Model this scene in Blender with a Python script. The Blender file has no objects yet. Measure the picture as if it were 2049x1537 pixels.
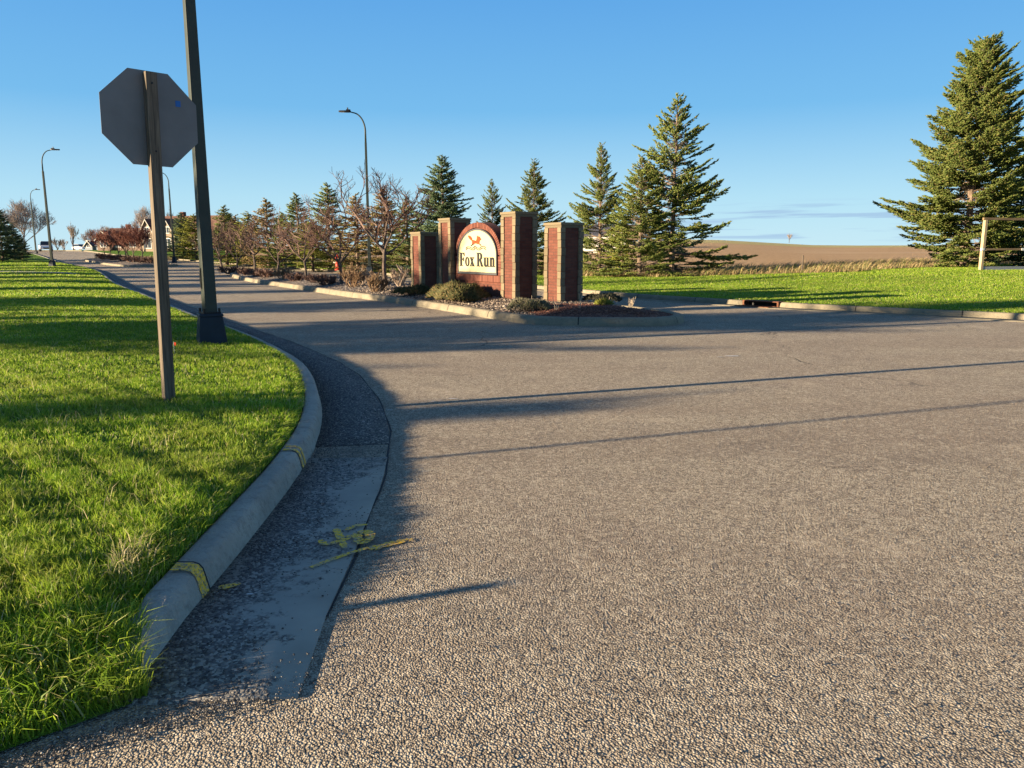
import bpy, bmesh, math, random
import numpy as np
from mathutils import Vector, Matrix, geometry
R_ = math.radians
sc = bpy.context.scene
COL = sc.collection

# ---------------------------------------------------------------- camera, sky, sun, exposure
CAMH = 1.55
cd = bpy.data.cameras.new('camera'); cam = bpy.data.objects.new('camera', cd); COL.objects.link(cam)
cam.location = (0, 0, CAMH); cam.rotation_euler = (R_(90 - 9.87), 0, 0)
cd.sensor_width = 36; cd.lens = 1540 / 2049 * 36; cd.clip_start = 0.05; cd.clip_end = 20000
sc.camera = cam
SUN_EL = 10.6
SUN_DIR = Vector((-.937, -.35, math.tan(R_(SUN_EL)))).normalized()      # towards the sun
SUN_ROT = math.atan2(-.937, -.35)
sl = bpy.data.lights.new('sun', 'SUN'); so = bpy.data.objects.new('sun', sl); COL.objects.link(so)
sl.energy = 5.0; sl.angle = R_(.53); sl.color = (1.0, .79, .53)
so.rotation_euler = SUN_DIR.to_track_quat('Z', 'Y').to_euler(); so.location = (-30, -12, 12)
sc.view_settings.view_transform = 'Standard'; sc.view_settings.look = 'None'
sc.view_settings.gamma = 1; sc.view_settings.exposure = 1.74

def build_world():
    w = bpy.data.worlds.new('World'); sc.world = w; w.use_nodes = True
    nt = w.node_tree; nt.nodes.clear(); n = nt.nodes; L = nt.links.new
    out = n.new('ShaderNodeOutputWorld'); bg = n.new('ShaderNodeBackground'); bg.inputs[1].default_value = .076
    sky = n.new('ShaderNodeTexSky'); sky.sky_type = 'NISHITA'; sky.sun_disc = False
    sky.sun_elevation = R_(SUN_EL + 4); sky.sun_rotation = SUN_ROT; sky.altitude = 300
    sky.air_density = 1.0; sky.dust_density = .25; sky.ozone_density = 2.2
    hs = n.new('ShaderNodeHueSaturation'); hs.inputs['Saturation'].default_value = 1.12
    L(sky.outputs[0], hs.inputs['Color'])
    # deepen the clear blue with height above the horizon
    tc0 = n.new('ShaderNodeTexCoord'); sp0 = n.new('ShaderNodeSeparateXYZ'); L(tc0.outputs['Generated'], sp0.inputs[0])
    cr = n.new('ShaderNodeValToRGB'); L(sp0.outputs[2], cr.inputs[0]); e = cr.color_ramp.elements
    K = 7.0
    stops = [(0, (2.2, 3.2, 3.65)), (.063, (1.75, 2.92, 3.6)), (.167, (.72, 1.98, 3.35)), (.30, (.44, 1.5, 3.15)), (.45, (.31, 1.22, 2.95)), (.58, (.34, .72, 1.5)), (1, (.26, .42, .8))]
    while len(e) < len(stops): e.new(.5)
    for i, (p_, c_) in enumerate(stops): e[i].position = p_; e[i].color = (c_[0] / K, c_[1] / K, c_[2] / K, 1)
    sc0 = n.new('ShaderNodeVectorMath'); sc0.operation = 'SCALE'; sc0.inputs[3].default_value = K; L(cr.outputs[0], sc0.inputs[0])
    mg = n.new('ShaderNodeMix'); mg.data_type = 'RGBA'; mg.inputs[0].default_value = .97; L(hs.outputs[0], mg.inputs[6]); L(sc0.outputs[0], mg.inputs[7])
    # thin low cloud streaks: a noise stretched along the horizon, only in a narrow band of elevation
    tc = n.new('ShaderNodeTexCoord'); sp = n.new('ShaderNodeSeparateXYZ'); L(tc.outputs['Generated'], sp.inputs[0])
    def M(op, a, b=None, c=None):
        m = n.new('ShaderNodeMath'); m.operation = op
        for i, v in enumerate((a, b, c)):
            if v is None: continue
            if isinstance(v, (int, float)): m.inputs[i].default_value = v
            else: L(v, m.inputs[i])
        return m.outputs[0]
    az = M('ARCTAN2', sp.outputs[0], sp.outputs[1])
    el = sp.outputs[2]
    el2 = M('SUBTRACT', el, M('MULTIPLY', az, .012))
    cx = n.new('ShaderNodeCombineXYZ'); L(M('MULTIPLY', az, 7.0), cx.inputs[0]); L(M('MULTIPLY', el2, 130.0), cx.inputs[1])
    nz = n.new('ShaderNodeTexNoise'); nz.inputs['Scale'].default_value = 1.0; nz.inputs['Detail'].default_value = 5
    nz.inputs['Roughness'].default_value = .45; L(cx.outputs[0], nz.inputs['Vector'])
    mr = n.new('ShaderNodeMapRange'); mr.interpolation_type = 'SMOOTHSTEP'
    mr.inputs[1].default_value = .50; mr.inputs[2].default_value = .62; L(nz.outputs[0], mr.inputs[0])
    def ramp(v, a, b, c, d):
        x = n.new('ShaderNodeMapRange'); x.interpolation_type = 'SMOOTHSTEP'; x.inputs[1].default_value = a; x.inputs[2].default_value = b; L(v, x.inputs[0])
        y = n.new('ShaderNodeMapRange'); y.interpolation_type = 'SMOOTHSTEP'; y.inputs[1].default_value = c; y.inputs[2].default_value = d
        y.inputs[3].default_value = 1; y.inputs[4].default_value = 0; L(v, y.inputs[0])
        return M('MULTIPLY', x.outputs[0], y.outputs[0])
    mask = M('MULTIPLY', mr.outputs[0], M('MULTIPLY', ramp(el, .006, .018, .046, .062), ramp(az, .02, .22, .9, 1.3)))
    mask = M('MULTIPLY', mask, .62)
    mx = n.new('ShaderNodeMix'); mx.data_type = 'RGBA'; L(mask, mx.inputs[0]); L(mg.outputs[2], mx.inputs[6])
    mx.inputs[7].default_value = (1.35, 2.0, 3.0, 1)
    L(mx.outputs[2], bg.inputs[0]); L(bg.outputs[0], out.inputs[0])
build_world()

# ---------------------------------------------------------------- helpers
def tag(o, label=None, cat=None, group=None, kind=None):
    if label: o['label'] = label
    if cat: o['category'] = cat
    if group: o['group'] = group
    if kind: o['kind'] = kind
    return o
def empty(name, loc=(0, 0, 0), rz=0, label=None, cat=None, group=None):
    o = bpy.data.objects.new(name, None); COL.objects.link(o); o.location = loc; o.rotation_euler = (0, 0, rz)
    o.empty_display_size = .2
    return tag(o, label, cat, group)
def copy_tree(o, parent=None):
    c = o.copy(); COL.objects.link(c); c.parent = parent
    for ch in list(o.children): copy_tree(ch, c)
    return c
def link_mesh(name, me, mat, parent=None, smooth=False):
    o = bpy.data.objects.new(name, me); COL.objects.link(o)
    for m in (mat if isinstance(mat, (list, tuple)) else [mat]): me.materials.append(m)
    if smooth: me.polygons.foreach_set('use_smooth', [True] * len(me.polygons))
    o.parent = parent
    return o
class MB:
    def __init__(s): s.v = []; s.f = []; s.mi = []
    def add(s, vs, fs, mi=0):
        b = len(s.v); s.v += [tuple(v) for v in vs]; s.f += [tuple(i + b for i in f) for f in fs]; s.mi += [mi] * len(fs)
        return s
    def box(s, x0, x1, y0, y1, z0, z1, mi=0):
        vs = [(x, y, z) for z in (z0, z1) for y in (y0, y1) for x in (x0, x1)]
        return s.add(vs, [(0, 2, 3, 1), (4, 5, 7, 6), (0, 1, 5, 4), (2, 6, 7, 3), (0, 4, 6, 2), (1, 3, 7, 5)], mi)
    def frustum(s, a0, a1, z0, z1, cx=0, cy=0, mi=0):
        vs = [(cx + sx * a, cy + sy * a, z) for a, z in ((a0, z0), (a1, z1)) for sx, sy in ((-1, -1), (1, -1), (1, 1), (-1, 1))]
        return s.add(vs, [(3, 2, 1, 0), (4, 5, 6, 7), (0, 1, 5, 4), (1, 2, 6, 5), (2, 3, 7, 6), (3, 0, 4, 7)], mi)
    def prism(s, pts, axis='y', a=0, b=1, mi=0):
        n = len(pts)
        def P(p, t): return (p[0], t, p[1]) if axis == 'y' else ((t, p[0], p[1]) if axis == 'x' else (p[0], p[1], t))
        vs = [P(p, a) for p in pts] + [P(p, b) for p in pts]
        fs = [tuple(range(n)), tuple(range(2 * n - 1, n - 1, -1))] + [(i, n + i, n + (i + 1) % n, (i + 1) % n) for i in range(n)]
        return s.add(vs, fs, mi)
    def tube(s, pts, rad, k=6, cap=True, mi=0):
        pts = [Vector(p) for p in pts]; n = len(pts)
        if not hasattr(rad, '__len__'): rad = [rad] * n
        vs = []; up = Vector((0, 0, 1)); prev = None
        for i, p in enumerate(pts):
            d = (pts[min(i + 1, n - 1)] - pts[max(i - 1, 0)]).normalized()
            if prev is None: u = d.cross(up if abs(d.z) < .9 else Vector((1, 0, 0))).normalized()
            else: u = (prev - d * prev.dot(d)).normalized()
            prev = u; w = d.cross(u)
            for j in range(k):
                a = 2 * math.pi * j / k; vs.append(p + (u * math.cos(a) + w * math.sin(a)) * rad[i])
        fs = [(i * k + j, i * k + (j + 1) % k, (i + 1) * k + (j + 1) % k, (i + 1) * k + j) for i in range(n - 1) for j in range(k)]
        if cap: fs += [tuple(range(k - 1, -1, -1)), tuple((n - 1) * k + j for j in range(k))]
        return s.add(vs, fs, mi)
    def build(s, name, mat, parent=None, smooth=False, bevel=0, loc=None):
        me = bpy.data.meshes.new(name); me.from_pydata(s.v, [], s.f); me.validate()
        o = link_mesh(name, me, mat, parent, smooth)
        if len(me.materials) > 1 and len(me.polygons) == len(s.mi): me.polygons.foreach_set('material_index', s.mi)
        bm = bmesh.new(); bm.from_mesh(me); bmesh.ops.recalc_face_normals(bm, faces=bm.faces)
        if bevel: bmesh.ops.bevel(bm, geom=[e for e in bm.edges], offset=bevel, segments=2, affect='EDGES', profile=.6)
        bm.to_mesh(me); bm.free()
        if loc: o.location = loc
        return o
def np_mesh(name, verts, tris, mat, parent=None, smooth=False):
    me = bpy.data.meshes.new(name); nv = len(verts); nf = len(tris); k = tris.shape[1]
    me.vertices.add(nv); me.vertices.foreach_set('co', verts.astype(np.float32).ravel())
    me.loops.add(nf * k); me.loops.foreach_set('vertex_index', tris.astype(np.int32).ravel())
    me.polygons.add(nf); me.polygons.foreach_set('loop_start', np.arange(0, nf * k, k, dtype=np.int32))
    me.update(calc_edges=True)
    return link_mesh(name, me, mat, parent, smooth)

# ---------------------------------------------------------------- materials
class NT:
    def __init__(s, name):
        s.m = bpy.data.materials.new(name); s.m.use_nodes = True; s.n = s.m.node_tree.nodes; s.l = s.m.node_tree.links
        s.b = s.n['Principled BSDF']; s.b.inputs['Specular IOR Level'].default_value = .3
        s.out = s.n['Material Output']
    def pos(s, scale=None, coord='world'):
        if coord == 'world': o = s.n.new('ShaderNodeNewGeometry').outputs['Position']
        else: o = s.n.new('ShaderNodeTexCoord').outputs['Object']
        if scale:
            m = s.n.new('ShaderNodeMapping'); m.inputs['Scale'].default_value = scale; s.l.new(o, m.inputs[0]); o = m.outputs[0]
        return o
    def noise(s, sc_, det=3, rough=.55, vec=None, dist=0):
        t = s.n.new('ShaderNodeTexNoise'); t.inputs['Scale'].default_value = sc_; t.inputs['Detail'].default_value = det
        t.inputs['Roughness'].default_value = rough; t.inputs['Distortion'].default_value = dist
        s.l.new(vec if vec is not None else s.pos(), t.inputs['Vector']); return t.outputs[0]
    def voro(s, sc_, feat='F1', vec=None, out='Distance'):
        t = s.n.new('ShaderNodeTexVoronoi'); t.feature = feat; t.inputs['Scale'].default_value = sc_
        s.l.new(vec if vec is not None else s.pos(), t.inputs['Vector']); return t.outputs[out]
    def math(s, op, a, b=None, clamp=False):
        m = s.n.new('ShaderNodeMath'); m.operation = op; m.use_clamp = clamp
        for i, v in enumerate((a, b)):
            if v is None: continue
            if isinstance(v, (int, float)): m.inputs[i].default_value = v
            else: s.l.new(v, m.inputs[i])
        return m.outputs[0]
    def step(s, v, a, b, c=0, d=1):
        m = s.n.new('ShaderNodeMapRange'); m.interpolation_type = 'SMOOTHSTEP'; s.l.new(v, m.inputs[0])
        for i, x in enumerate((a, b, c, d)): m.inputs[i + 1].default_value = x
        return m.outputs[0]
    def ramp(s, v, stops, const=False):
        r = s.n.new('ShaderNodeValToRGB'); e = r.color_ramp.elements
        if const: r.color_ramp.interpolation = 'CONSTANT'
        while len(e) < len(stops): e.new(.5)
        for i, (p, c) in enumerate(stops): e[i].position = p; e[i].color = (*c, 1)
        s.l.new(v, r.inputs[0]); return r.outputs[0]
    def mix(s, f, a, b, mode='MIX'):
        m = s.n.new('ShaderNodeMix'); m.data_type = 'RGBA'; m.blend_type = mode
        for i, v in ((0, f), (6, a), (7, b)):
            if isinstance(v, (int, float)): m.inputs[i].default_value = v
            elif isinstance(v, tuple): m.inputs[i].default_value = (*v, 1)
            else: s.l.new(v, m.inputs[i])
        return m.outputs[2]
    def bump(s, h, dist, strength=1, prev=None):
        b = s.n.new('ShaderNodeBump'); b.inputs['Distance'].default_value = dist; b.inputs['Strength'].default_value = strength
        s.l.new(h, b.inputs['Height'])
        if prev is not None: s.l.new(prev, b.inputs['Normal'])
        return b.outputs[0]
    def fin(s, col=None, rough=.8, nrm=None, metal=0, spec=None):
        if isinstance(col, tuple): s.b.inputs['Base Color'].default_value = (*col, 1)
        elif col is not None: s.l.new(col, s.b.inputs['Base Color'])
        if isinstance(rough, (int, float)): s.b.inputs['Roughness'].default_value = rough
        else: s.l.new(rough, s.b.inputs['Roughness'])
        s.b.inputs['Metallic'].default_value = metal
        if spec is not None: s.b.inputs['Specular IOR Level'].default_value = spec
        if nrm is not None: s.l.new(nrm, s.b.inputs['Normal'])
        return s.m
    def island(s): return s.n.new('ShaderNodeNewGeometry').outputs['Random Per Island']
    def objrand(s): return s.n.new('ShaderNodeObjectInfo').outputs['Random']

def mat_asphalt(name, light=1.0):
    t = NT(name)
    cells = t.voro(112, out='Color'); sep = t.n.new('ShaderNodeSeparateColor'); t.l.new(cells, sep.inputs[0])
    stone = t.ramp(sep.outputs[0], [(0, (.12, .10, .075)), (.15, (.34, .28, .20)), (.5, (.54, .45, .325)), (.8, (.70, .59, .43)), (1, (.88, .78, .60))])
    d = t.voro(112)
    pit = t.step(d, .30, .62)
    gap = t.step(t.noise(120, 2), .55, .62)
    base = t.mix(t.math('MULTIPLY', pit, .5), stone, (.045, .042, .045))
    base = t.mix(t.math('MULTIPLY', gap, .3), base, (.05, .047, .05))
    big = t.noise(.35, 4, .6); mid = t.noise(2.2, 3, .6)
    base = t.mix(t.step(big, .35, .7, 0, .25), base, (.25, .18, .14))
    base = t.mix(t.step(mid, .45, .75, 0, .25), base, (.14, .12, .11))
    rot = t.n.new('ShaderNodeMapping'); rot.inputs['Rotation'].default_value = (0, 0, R_(-31)); rot.inputs['Scale'].default_value = (.12, .9, 1); t.l.new(t.pos(), rot.inputs[0])
    wear = t.noise(1.0, 4, .6, rot.outputs[0])
    base = t.mix(t.step(wear, .42, .62, 0, .30), base, (.23, .18, .135))
    base = t.mix(t.step(wear, .55, .38, 0, 0) if False else t.step(t.noise(.8, 5, .7), .56, .66, 0, .28), base, (.60, .50, .37))
    base = t.mix(t.step(t.noise(.55, 4, .6, dist=1.2), .60, .70, 0, .35), base, (.15, .12, .10))
    c3 = t.n.new('ShaderNodeSeparateColor'); t.l.new(t.voro(34, out='Color'), c3.inputs[0])
    base = t.mix(t.step(c3.outputs[0], .0, .35, .2, 0), base, (.16, .13, .10)); base = t.mix(t.step(c3.outputs[1], .6, 1, 0, .3), base, (.78, .68, .52))
    # crack lines
    warp = t.n.new('ShaderNodeVectorMath'); warp.operation = 'ADD'
    nn = t.n.new('ShaderNodeTexNoise'); nn.inputs['Scale'].default_value = 1.1; nn.inputs['Detail'].default_value = 5; t.l.new(t.pos(), nn.inputs['Vector'])
    sc2 = t.n.new('ShaderNodeVectorMath'); sc2.operation = 'SCALE'; sc2.inputs[3].default_value = .9; t.l.new(nn.outputs['Color'], sc2.inputs[0])
    t.l.new(t.pos(), warp.inputs[0]); t.l.new(sc2.outputs[0], warp.inputs[1])
    cr = t.voro(.17, 'DISTANCE_TO_EDGE', warp.outputs[0])
    crack = t.math('MULTIPLY', t.step(cr, .0015, .004, 1, 0), t.step(t.noise(.5, 2), .47, .6))
    spx = t.n.new('ShaderNodeSeparateXYZ'); t.l.new(t.pos(), spx.inputs[0]); crack = t.math('MULTIPLY', crack, t.step(spx.outputs[1], 6, 8))
    base = t.mix(t.math('MULTIPLY', crack, .6), base, (.025, .023, .024))
    h = t.math('ADD', t.math('MULTIPLY', d, -1.0), t.math('MULTIPLY', t.noise(60, 3, .6), .55))
    h = t.math('SUBTRACT', h, t.math('MULTIPLY', crack, .9))
    nb = t.bump(h, .015, 1.0)
    return t.fin(base, .85, nb, spec=.25)
ASPH = mat_asphalt('asphalt_chip')

def mat_concrete(name, col=(.42, .39, .325), dirt=.5, joint=True):
    t = NT(name)
    n1 = t.noise(3, 4, .6); n2 = t.noise(60, 3, .6); n3 = t.noise(14, 4, .65)
    c = t.mix(t.step(n1, .3, .7), tuple(x * .78 for x in col), col)
    c = t.mix(t.step(n3, .5, .75, 0, dirt), c, (.13, .115, .095))
    c = t.mix(t.step(n2, .55, .75, 0, .35), c, (.16, .15, .14))
    c = t.mix(t.step(t.noise(5, 5, .7), .56, .64, 0, .45), c, tuple(x * .55 for x in col))
    return t.fin(c, .85, t.bump(t.math('ADD', n2, t.math('MULTIPLY', n3, 2.5)), .008))
CONC = mat_concrete('kerb_concrete')
CONC_W = mat_concrete('kerb_concrete_worn_sunlit', (.27, .235, .165), .7)  # colour set darker for the sunlit kerbs than for the shaded left one

def mat_gutter():
    t = NT('gutter_concrete')
    n1 = t.noise(2.2, 4, .6); n3 = t.noise(16, 4, .7)
    c = t.mix(t.step(n1, .3, .7), (.29, .275, .24), (.38, .355, .305))
    ch = t.voro(75, out='Color'); sep = t.n.new('ShaderNodeSeparateColor'); t.l.new(ch, sep.inputs[0])
    grit = t.ramp(sep.outputs[1], [(0, (.08, .075, .072)), (.6, (.17, .16, .15)), (.92, (.27, .25, .22)), (1, (.4, .38, .33))])
    # where loose grit has gathered
    g = t.math('ADD', t.math('MULTIPLY', t.noise(1.5, 5, .7), 1.0), t.math('MULTIPLY', n3, .55))
    at = t.n.new('ShaderNodeAttribute'); at.attribute_name = 'across'
    g = t.math('ADD', g, t.math('MULTIPLY', t.step(at.outputs['Fac'], .22, .62), .24))
    m = t.step(g, .84, .96)
    m = t.math('MULTIPLY', m, t.step(sep.outputs[0], .1, .3))
    c = t.mix(m, c, grit)
    h = t.math('MULTIPLY', t.math('SUBTRACT', 1, t.voro(75)), m)
    return t.fin(c, .85, t.bump(t.math('ADD', h, t.math('MULTIPLY', n3, .15)), .008))
GUT = mat_gutter()
def mat_grit():
    t = NT('dark_grit')
    ch = t.voro(70, out='Color'); sep = t.n.new('ShaderNodeSeparateColor'); t.l.new(ch, sep.inputs[0])
    c = t.ramp(sep.outputs[1], [(0, (.06, .057, .056)), (.6, (.14, .13, .125)), (.9, (.25, .235, .21)), (1, (.5, .46, .4))])
    c = t.mix(t.step(t.noise(2.5, 4), .5, .75, 0, .4), c, (.2, .185, .16))
    return t.fin(c, .88, t.bump(t.math('MULTIPLY', t.voro(70), -1), .012))
GRIT = mat_grit()

def mat_lawn():
    t = NT('lawn_soil')
    n1 = t.noise(.45, 4, .6); n2 = t.noise(9, 4, .7); n3 = t.noise(60, 2)
    c = t.mix(t.step(n1, .35, .65), (.09, .19, .02), (.15, .26, .03))
    c = t.mix(t.step(n2, .48, .72, 0, .6), c, (.15, .145, .05))
    c = t.mix(t.step(n3, .4, .7, 0, .6), c, (.05, .075, .015))
    fine = t.noise(45, 3, .7)
    return t.fin(c, .9, t.bump(t.math('ADD', t.math('MULTIPLY', n2, 2.), fine), .04), spec=.1)
LAWN = mat_lawn()
def mat_blade(name, stops, trans=.5, patch=True):
    t = NT(name)
    c = t.ramp(t.island(), stops)
    if patch:
        p = t.noise(1.3, 3, .6)
        c = t.mix(t.step(p, .42, .68, 0, .4), c, (.30, .30, .06))
        c = t.mix(t.step(t.noise(.25, 3), .4, .65, 0, .3), c, (.06, .12, .02))
    m = t.fin(c, .5, spec=.25)
    tr = t.n.new('ShaderNodeBsdfTranslucent'); t.l.new(c, tr.inputs[0]); ms = t.n.new('ShaderNodeMixShader'); ms.inputs[0].default_value = trans
    t.l.new(t.b.outputs[0], ms.inputs[1]); t.l.new(tr.outputs[0], ms.inputs[2]); t.l.new(ms.outputs[0], t.out.inputs[0])
    return m
BLADE = mat_blade('grass_blade', [(0, (.10, .22, .014)), (.45, (.25, .41, .026)), (.80, (.42, .55, .05)), (.93, (.50, .50, .14)), (1, (.66, .56, .34))])
DRYG = mat_blade('dry_grass_blade', [(0, (.22, .17, .08)), (.4, (.36, .27, .13)), (.7, (.45, .34, .18)), (.85, (.18, .22, .05)), (1, (.12, .17, .04))], .3, False)
STRAW = mat_blade('straw_blade', [(0, (.22, .26, .07)), (.5, (.42, .38, .17)), (1, (.55, .47, .28))], .3, False)

def mat_simple(name, col, rough=.7, metal=0, n=0, nscale=8, bump=0, spec=.3):
    t = NT(name)
    if n:
        k = t.noise(nscale, 4, .6); c = t.mix(t.step(k, .3, .7), tuple(x * (1 - n) for x in col), col)
        return t.fin(c, rough, t.bump(k, bump) if bump else None, metal, spec)
    return t.fin(col, rough, None, metal, spec)

def mat_brick():
    t = NT('red_brick')
    p = t.pos(coord='object'); s = t.n.new('ShaderNodeSeparateXYZ'); t.l.new(p, s.inputs[0])
    c = t.n.new('ShaderNodeCombineXYZ'); t.l.new(t.math('ADD', s.outputs[0], s.outputs[1]), c.inputs[0]); t.l.new(s.outputs[2], c.inputs[1])
    b = t.n.new('ShaderNodeTexBrick'); t.l.new(c.outputs[0], b.inputs['Vector'])
    b.inputs['Scale'].default_value = 1; b.inputs['Brick Width'].default_value = .205; b.inputs['Row Height'].default_value = .073
    b.inputs['Mortar Size'].default_value = .006; b.inputs['Mortar Smooth'].default_value = .2; b.inputs['Bias'].default_value = 0
    b.inputs['Color1'].default_value = (.10, .032, .021, 1); b.inputs['Color2'].default_value = (.14, .048, .031, 1); b.inputs['Mortar'].default_value = (.08, .044, .034, 1)
    k = t.noise(2.5, 4, .6, p)
    col = t.mix(t.step(k, .45, .75, 0, .45), b.outputs[0], (.18, .078, .05))
    col = t.mix(t.step(t.noise(30, 2, .5, p), .5, .8, 0, .4), col, (.16, .05, .035))
    return t.fin(col, .85, t.bump(t.math('SUBTRACT', 1, b.outputs['Fac']), .006))
BRICK = mat_brick()
def mat_soldier():
    t = NT('soldier_brick')
    c = t.ramp(t.island(), [(0, (.11, .036, .024)), (1, (.19, .072, .047))])
    return t.fin(c, .85, t.bump(t.noise(60), .003))
SOLD = mat_soldier()
def mat_stone():
    t = NT('split_face_stone')
    p = t.pos(coord='object')
    c = t.ramp(t.island(), [(0, (.125, .100, .062)), (.5, (.165, .132, .082)), (1, (.21, .17, .105))])
    k = t.noise(25, 4, .65, p)
    c = t.mix(t.step(k, .5, .75, 0, .5), c, (.24, .19, .13))
    return t.fin(c, .9, t.bump(k, .012))
STONE = mat_stone()
WOOD = None
def mat_wood(name, a, b, sc_=(60, 60, 2.2)):
    t = NT(name); p = t.pos(sc_, 'object'); k = t.noise(1, 5, .65, p, .6); k2 = t.noise(.25, 3, .6, p)
    c = t.mix(t.step(k, .3, .7), a, b); c = t.mix(t.step(k2, .45, .75, 0, .5), c, tuple(x * .5 for x in a))
    return t.fin(c, .85, t.bump(k, .003))
WOOD = mat_wood('weathered_post_wood', (.07, .055, .042), (.20, .16, .115))
WOOD2 = mat_wood('timber_rail', (.35, .25, .14), (.55, .42, .26), (30, 30, 3))
def mat_bark(name, a, b):
    t = NT(name); p = t.pos((1, 1, .25), 'object'); k = t.noise(22, 4, .65, p)
    return t.fin(t.mix(t.step(k, .35, .7), a, b), .9, t.bump(k, .02))
BARK = mat_bark('spruce_bark', (.12, .085, .06), (.27, .2, .15))
BARKG = mat_bark('grey_bark', (.05, .04, .033), (.17, .125, .10))
def mat_needle(name, stops, trans=.12):
    t = NT(name); c = t.ramp(t.island(), stops)
    o = t.objrand()
    hs = t.n.new('ShaderNodeHueSaturation'); t.l.new(c, hs.inputs['Color']); t.l.new(t.math('ADD', t.math('MULTIPLY', o, .35), .82), hs.inputs['Value'])
    m = t.fin(hs.outputs[0], .6, spec=.2)
    tr = t.n.new('ShaderNodeBsdfTranslucent'); t.l.new(hs.outputs[0], tr.inputs[0]); ms = t.n.new('ShaderNodeMixShader'); ms.inputs[0].default_value = trans
    t.l.new(t.b.outputs[0], ms.inputs[1]); t.l.new(tr.outputs[0], ms.inputs[2]); t.l.new(ms.outputs[0], t.out.inputs[0])
    return m
NEED_G = mat_needle('green_needles', [(0, (.06, .09, .02)), (.5, (.12, .16, .035)), (.85, (.18, .21, .05)), (1, (.24, .19, .07))])
NEED_B = mat_needle('blue_green_needles', [(0, (.045, .08, .04)), (.6, (.09, .14, .065)), (1, (.15, .19, .09))])
NEED_Y = mat_needle('olive_needles', [(0, (.10, .12, .018)), (.6, (.19, .21, .028)), (1, (.28, .26, .05))])
NEED_R = mat_needle('browning_needles', [(0, (.09, .10, .03)), (.4, (.16, .14, .045)), (.8, (.24, .16, .07)), (1, (.32, .2, .11))])
TWIG_R = mat_needle('reddish_twigs', [(0, (.07, .038, .03)), (.5, (.13, .075, .058)), (1, (.21, .13, .10))], 0)
TWIG_P = mat_needle('pinkish_twigs', [(0, (.20, .155, .135)), (.5, (.28, .22, .19)), (1, (.38, .31, .27))], 0)
TWIG_D = mat_needle('dark_red_twigs', [(0, (.09, .03, .022)), (.5, (.17, .06, .04)), (1, (.26, .11, .07))], 0)
TWIG_G = mat_needle('pale_twigs', [(0, (.17, .13, .10)), (.5, (.27, .21, .16)), (1, (.4, .32, .25))], 0)
TWIG_B = mat_needle('brown_twigs', [(0, (.10, .06, .035)), (.5, (.19, .12, .07)), (1, (.31, .22, .13))], 0)
POLE = mat_simple('painted_pole', (.045, .055, .045), .55, 0, .15, 5, .001, .25)
POLEB = mat_simple('base_cover_paint', (.016, .026, .04), .55, 0, .2, 6, .001, .25)
BLACK = mat_simple('black_metal', (.012, .012, .014), .5)
ALU = mat_simple('sign_back_aluminium', (.19, .185, .18), .55, .3, .18, 3, 0, .4)
RUST = mat_simple('rusty_iron', (.20, .085, .045), .8, .2, .5, 20, .004)
WHITE = mat_simple('white_paint', (.78, .76, .72), .5, 0, .08, 3)
GLASS = mat_simple('dark_glass', (.03, .035, .045), .08, 0, 0, 1, 0, .8)

# ---------------------------------------------------------------- plan of the place
def sm(a, b, x):
    t = np.clip((np.asarray(x, float) - a) / (b - a), 0, 1); return t * t * (3 - 2 * t)
def catmull(pts, step=.5):
    P = [Vector(p) for p in pts]; P = [P[0] * 2 - P[1]] + P + [P[-1] * 2 - P[-2]]; out = []
    for i in range(1, len(P) - 2):
        a, b, c, d = P[i - 1:i + 3]; n = max(1, int((c - b).length / step))
        for k in range(n):
            t = k / n; out.append(.5 * ((2 * b) + (c - a) * t + (2 * a - 5 * b + 4 * c - d) * t * t + (3 * b - a - 3 * c + d) * t ** 3))
    out.append(P[-2].copy()); return out
def offset(pl, d):                                   # to the left of the direction of travel
    out = []
    for i, p in enumerate(pl):
        t = (pl[min(i + 1, len(pl) - 1)] - pl[max(i - 1, 0)]).normalized(); out.append(Vector((p[0] - t[1] * d, p[1] + t[0] * d)))
    return out
def pdist(x, y, pl):                                 # signed distance, + on the left of the line
    x = np.asarray(x, float); y = np.asarray(y, float); best = np.full(x.shape, 1e9); sg = np.ones(x.shape)
    for a, b in zip(pl[:-1], pl[1:]):
        dx, dy = b[0] - a[0], b[1] - a[1]; L2 = dx * dx + dy * dy + 1e-12
        t = np.clip(((x - a[0]) * dx + (y - a[1]) * dy) / L2, 0, 1); ex = x - a[0] - t * dx; ey = y - a[1] - t * dy
        d = np.hypot(ex, ey); m = d < best; best = np.where(m, d, best); sg = np.where(m, np.sign(dx * ey - dy * ex), sg)
    return best * np.where(sg == 0, 1, sg)
def inpoly(x, y, poly):
    x = np.asarray(x, float); y = np.asarray(y, float); c = np.zeros(x.shape, bool); n = len(poly)
    for i in range(n):
        x1, y1 = poly[i][0], poly[i][1]; x2, y2 = poly[i - 1][0], poly[i - 1][1]
        if y1 == y2: continue
        c ^= ((y1 > y) != (y2 > y)) & (x < (x2 - x1) * (y - y1) / (y2 - y1) + x1)
    return c
# asphalt / gutter line of the left kerb, travelling away from the camera
LG = [(-.755, 2.47), (-.80, 3.06), (-.82, 3.75), (-.90, 5.2), (-1.07, 6.5), (-1.43, 8.0), (-2.1, 9.95), (-3.15, 12.0), (-4.3, 13.95), (-6.5, 17.4), (-11.6, 25.8), (-17.1, 34.8), (-30.8, 58.6), (-42.6, 75), (-54.5, 92), (-66, 108), (-79, 126), (-98, 152)]
LGs = catmull(LG, .35)
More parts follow.
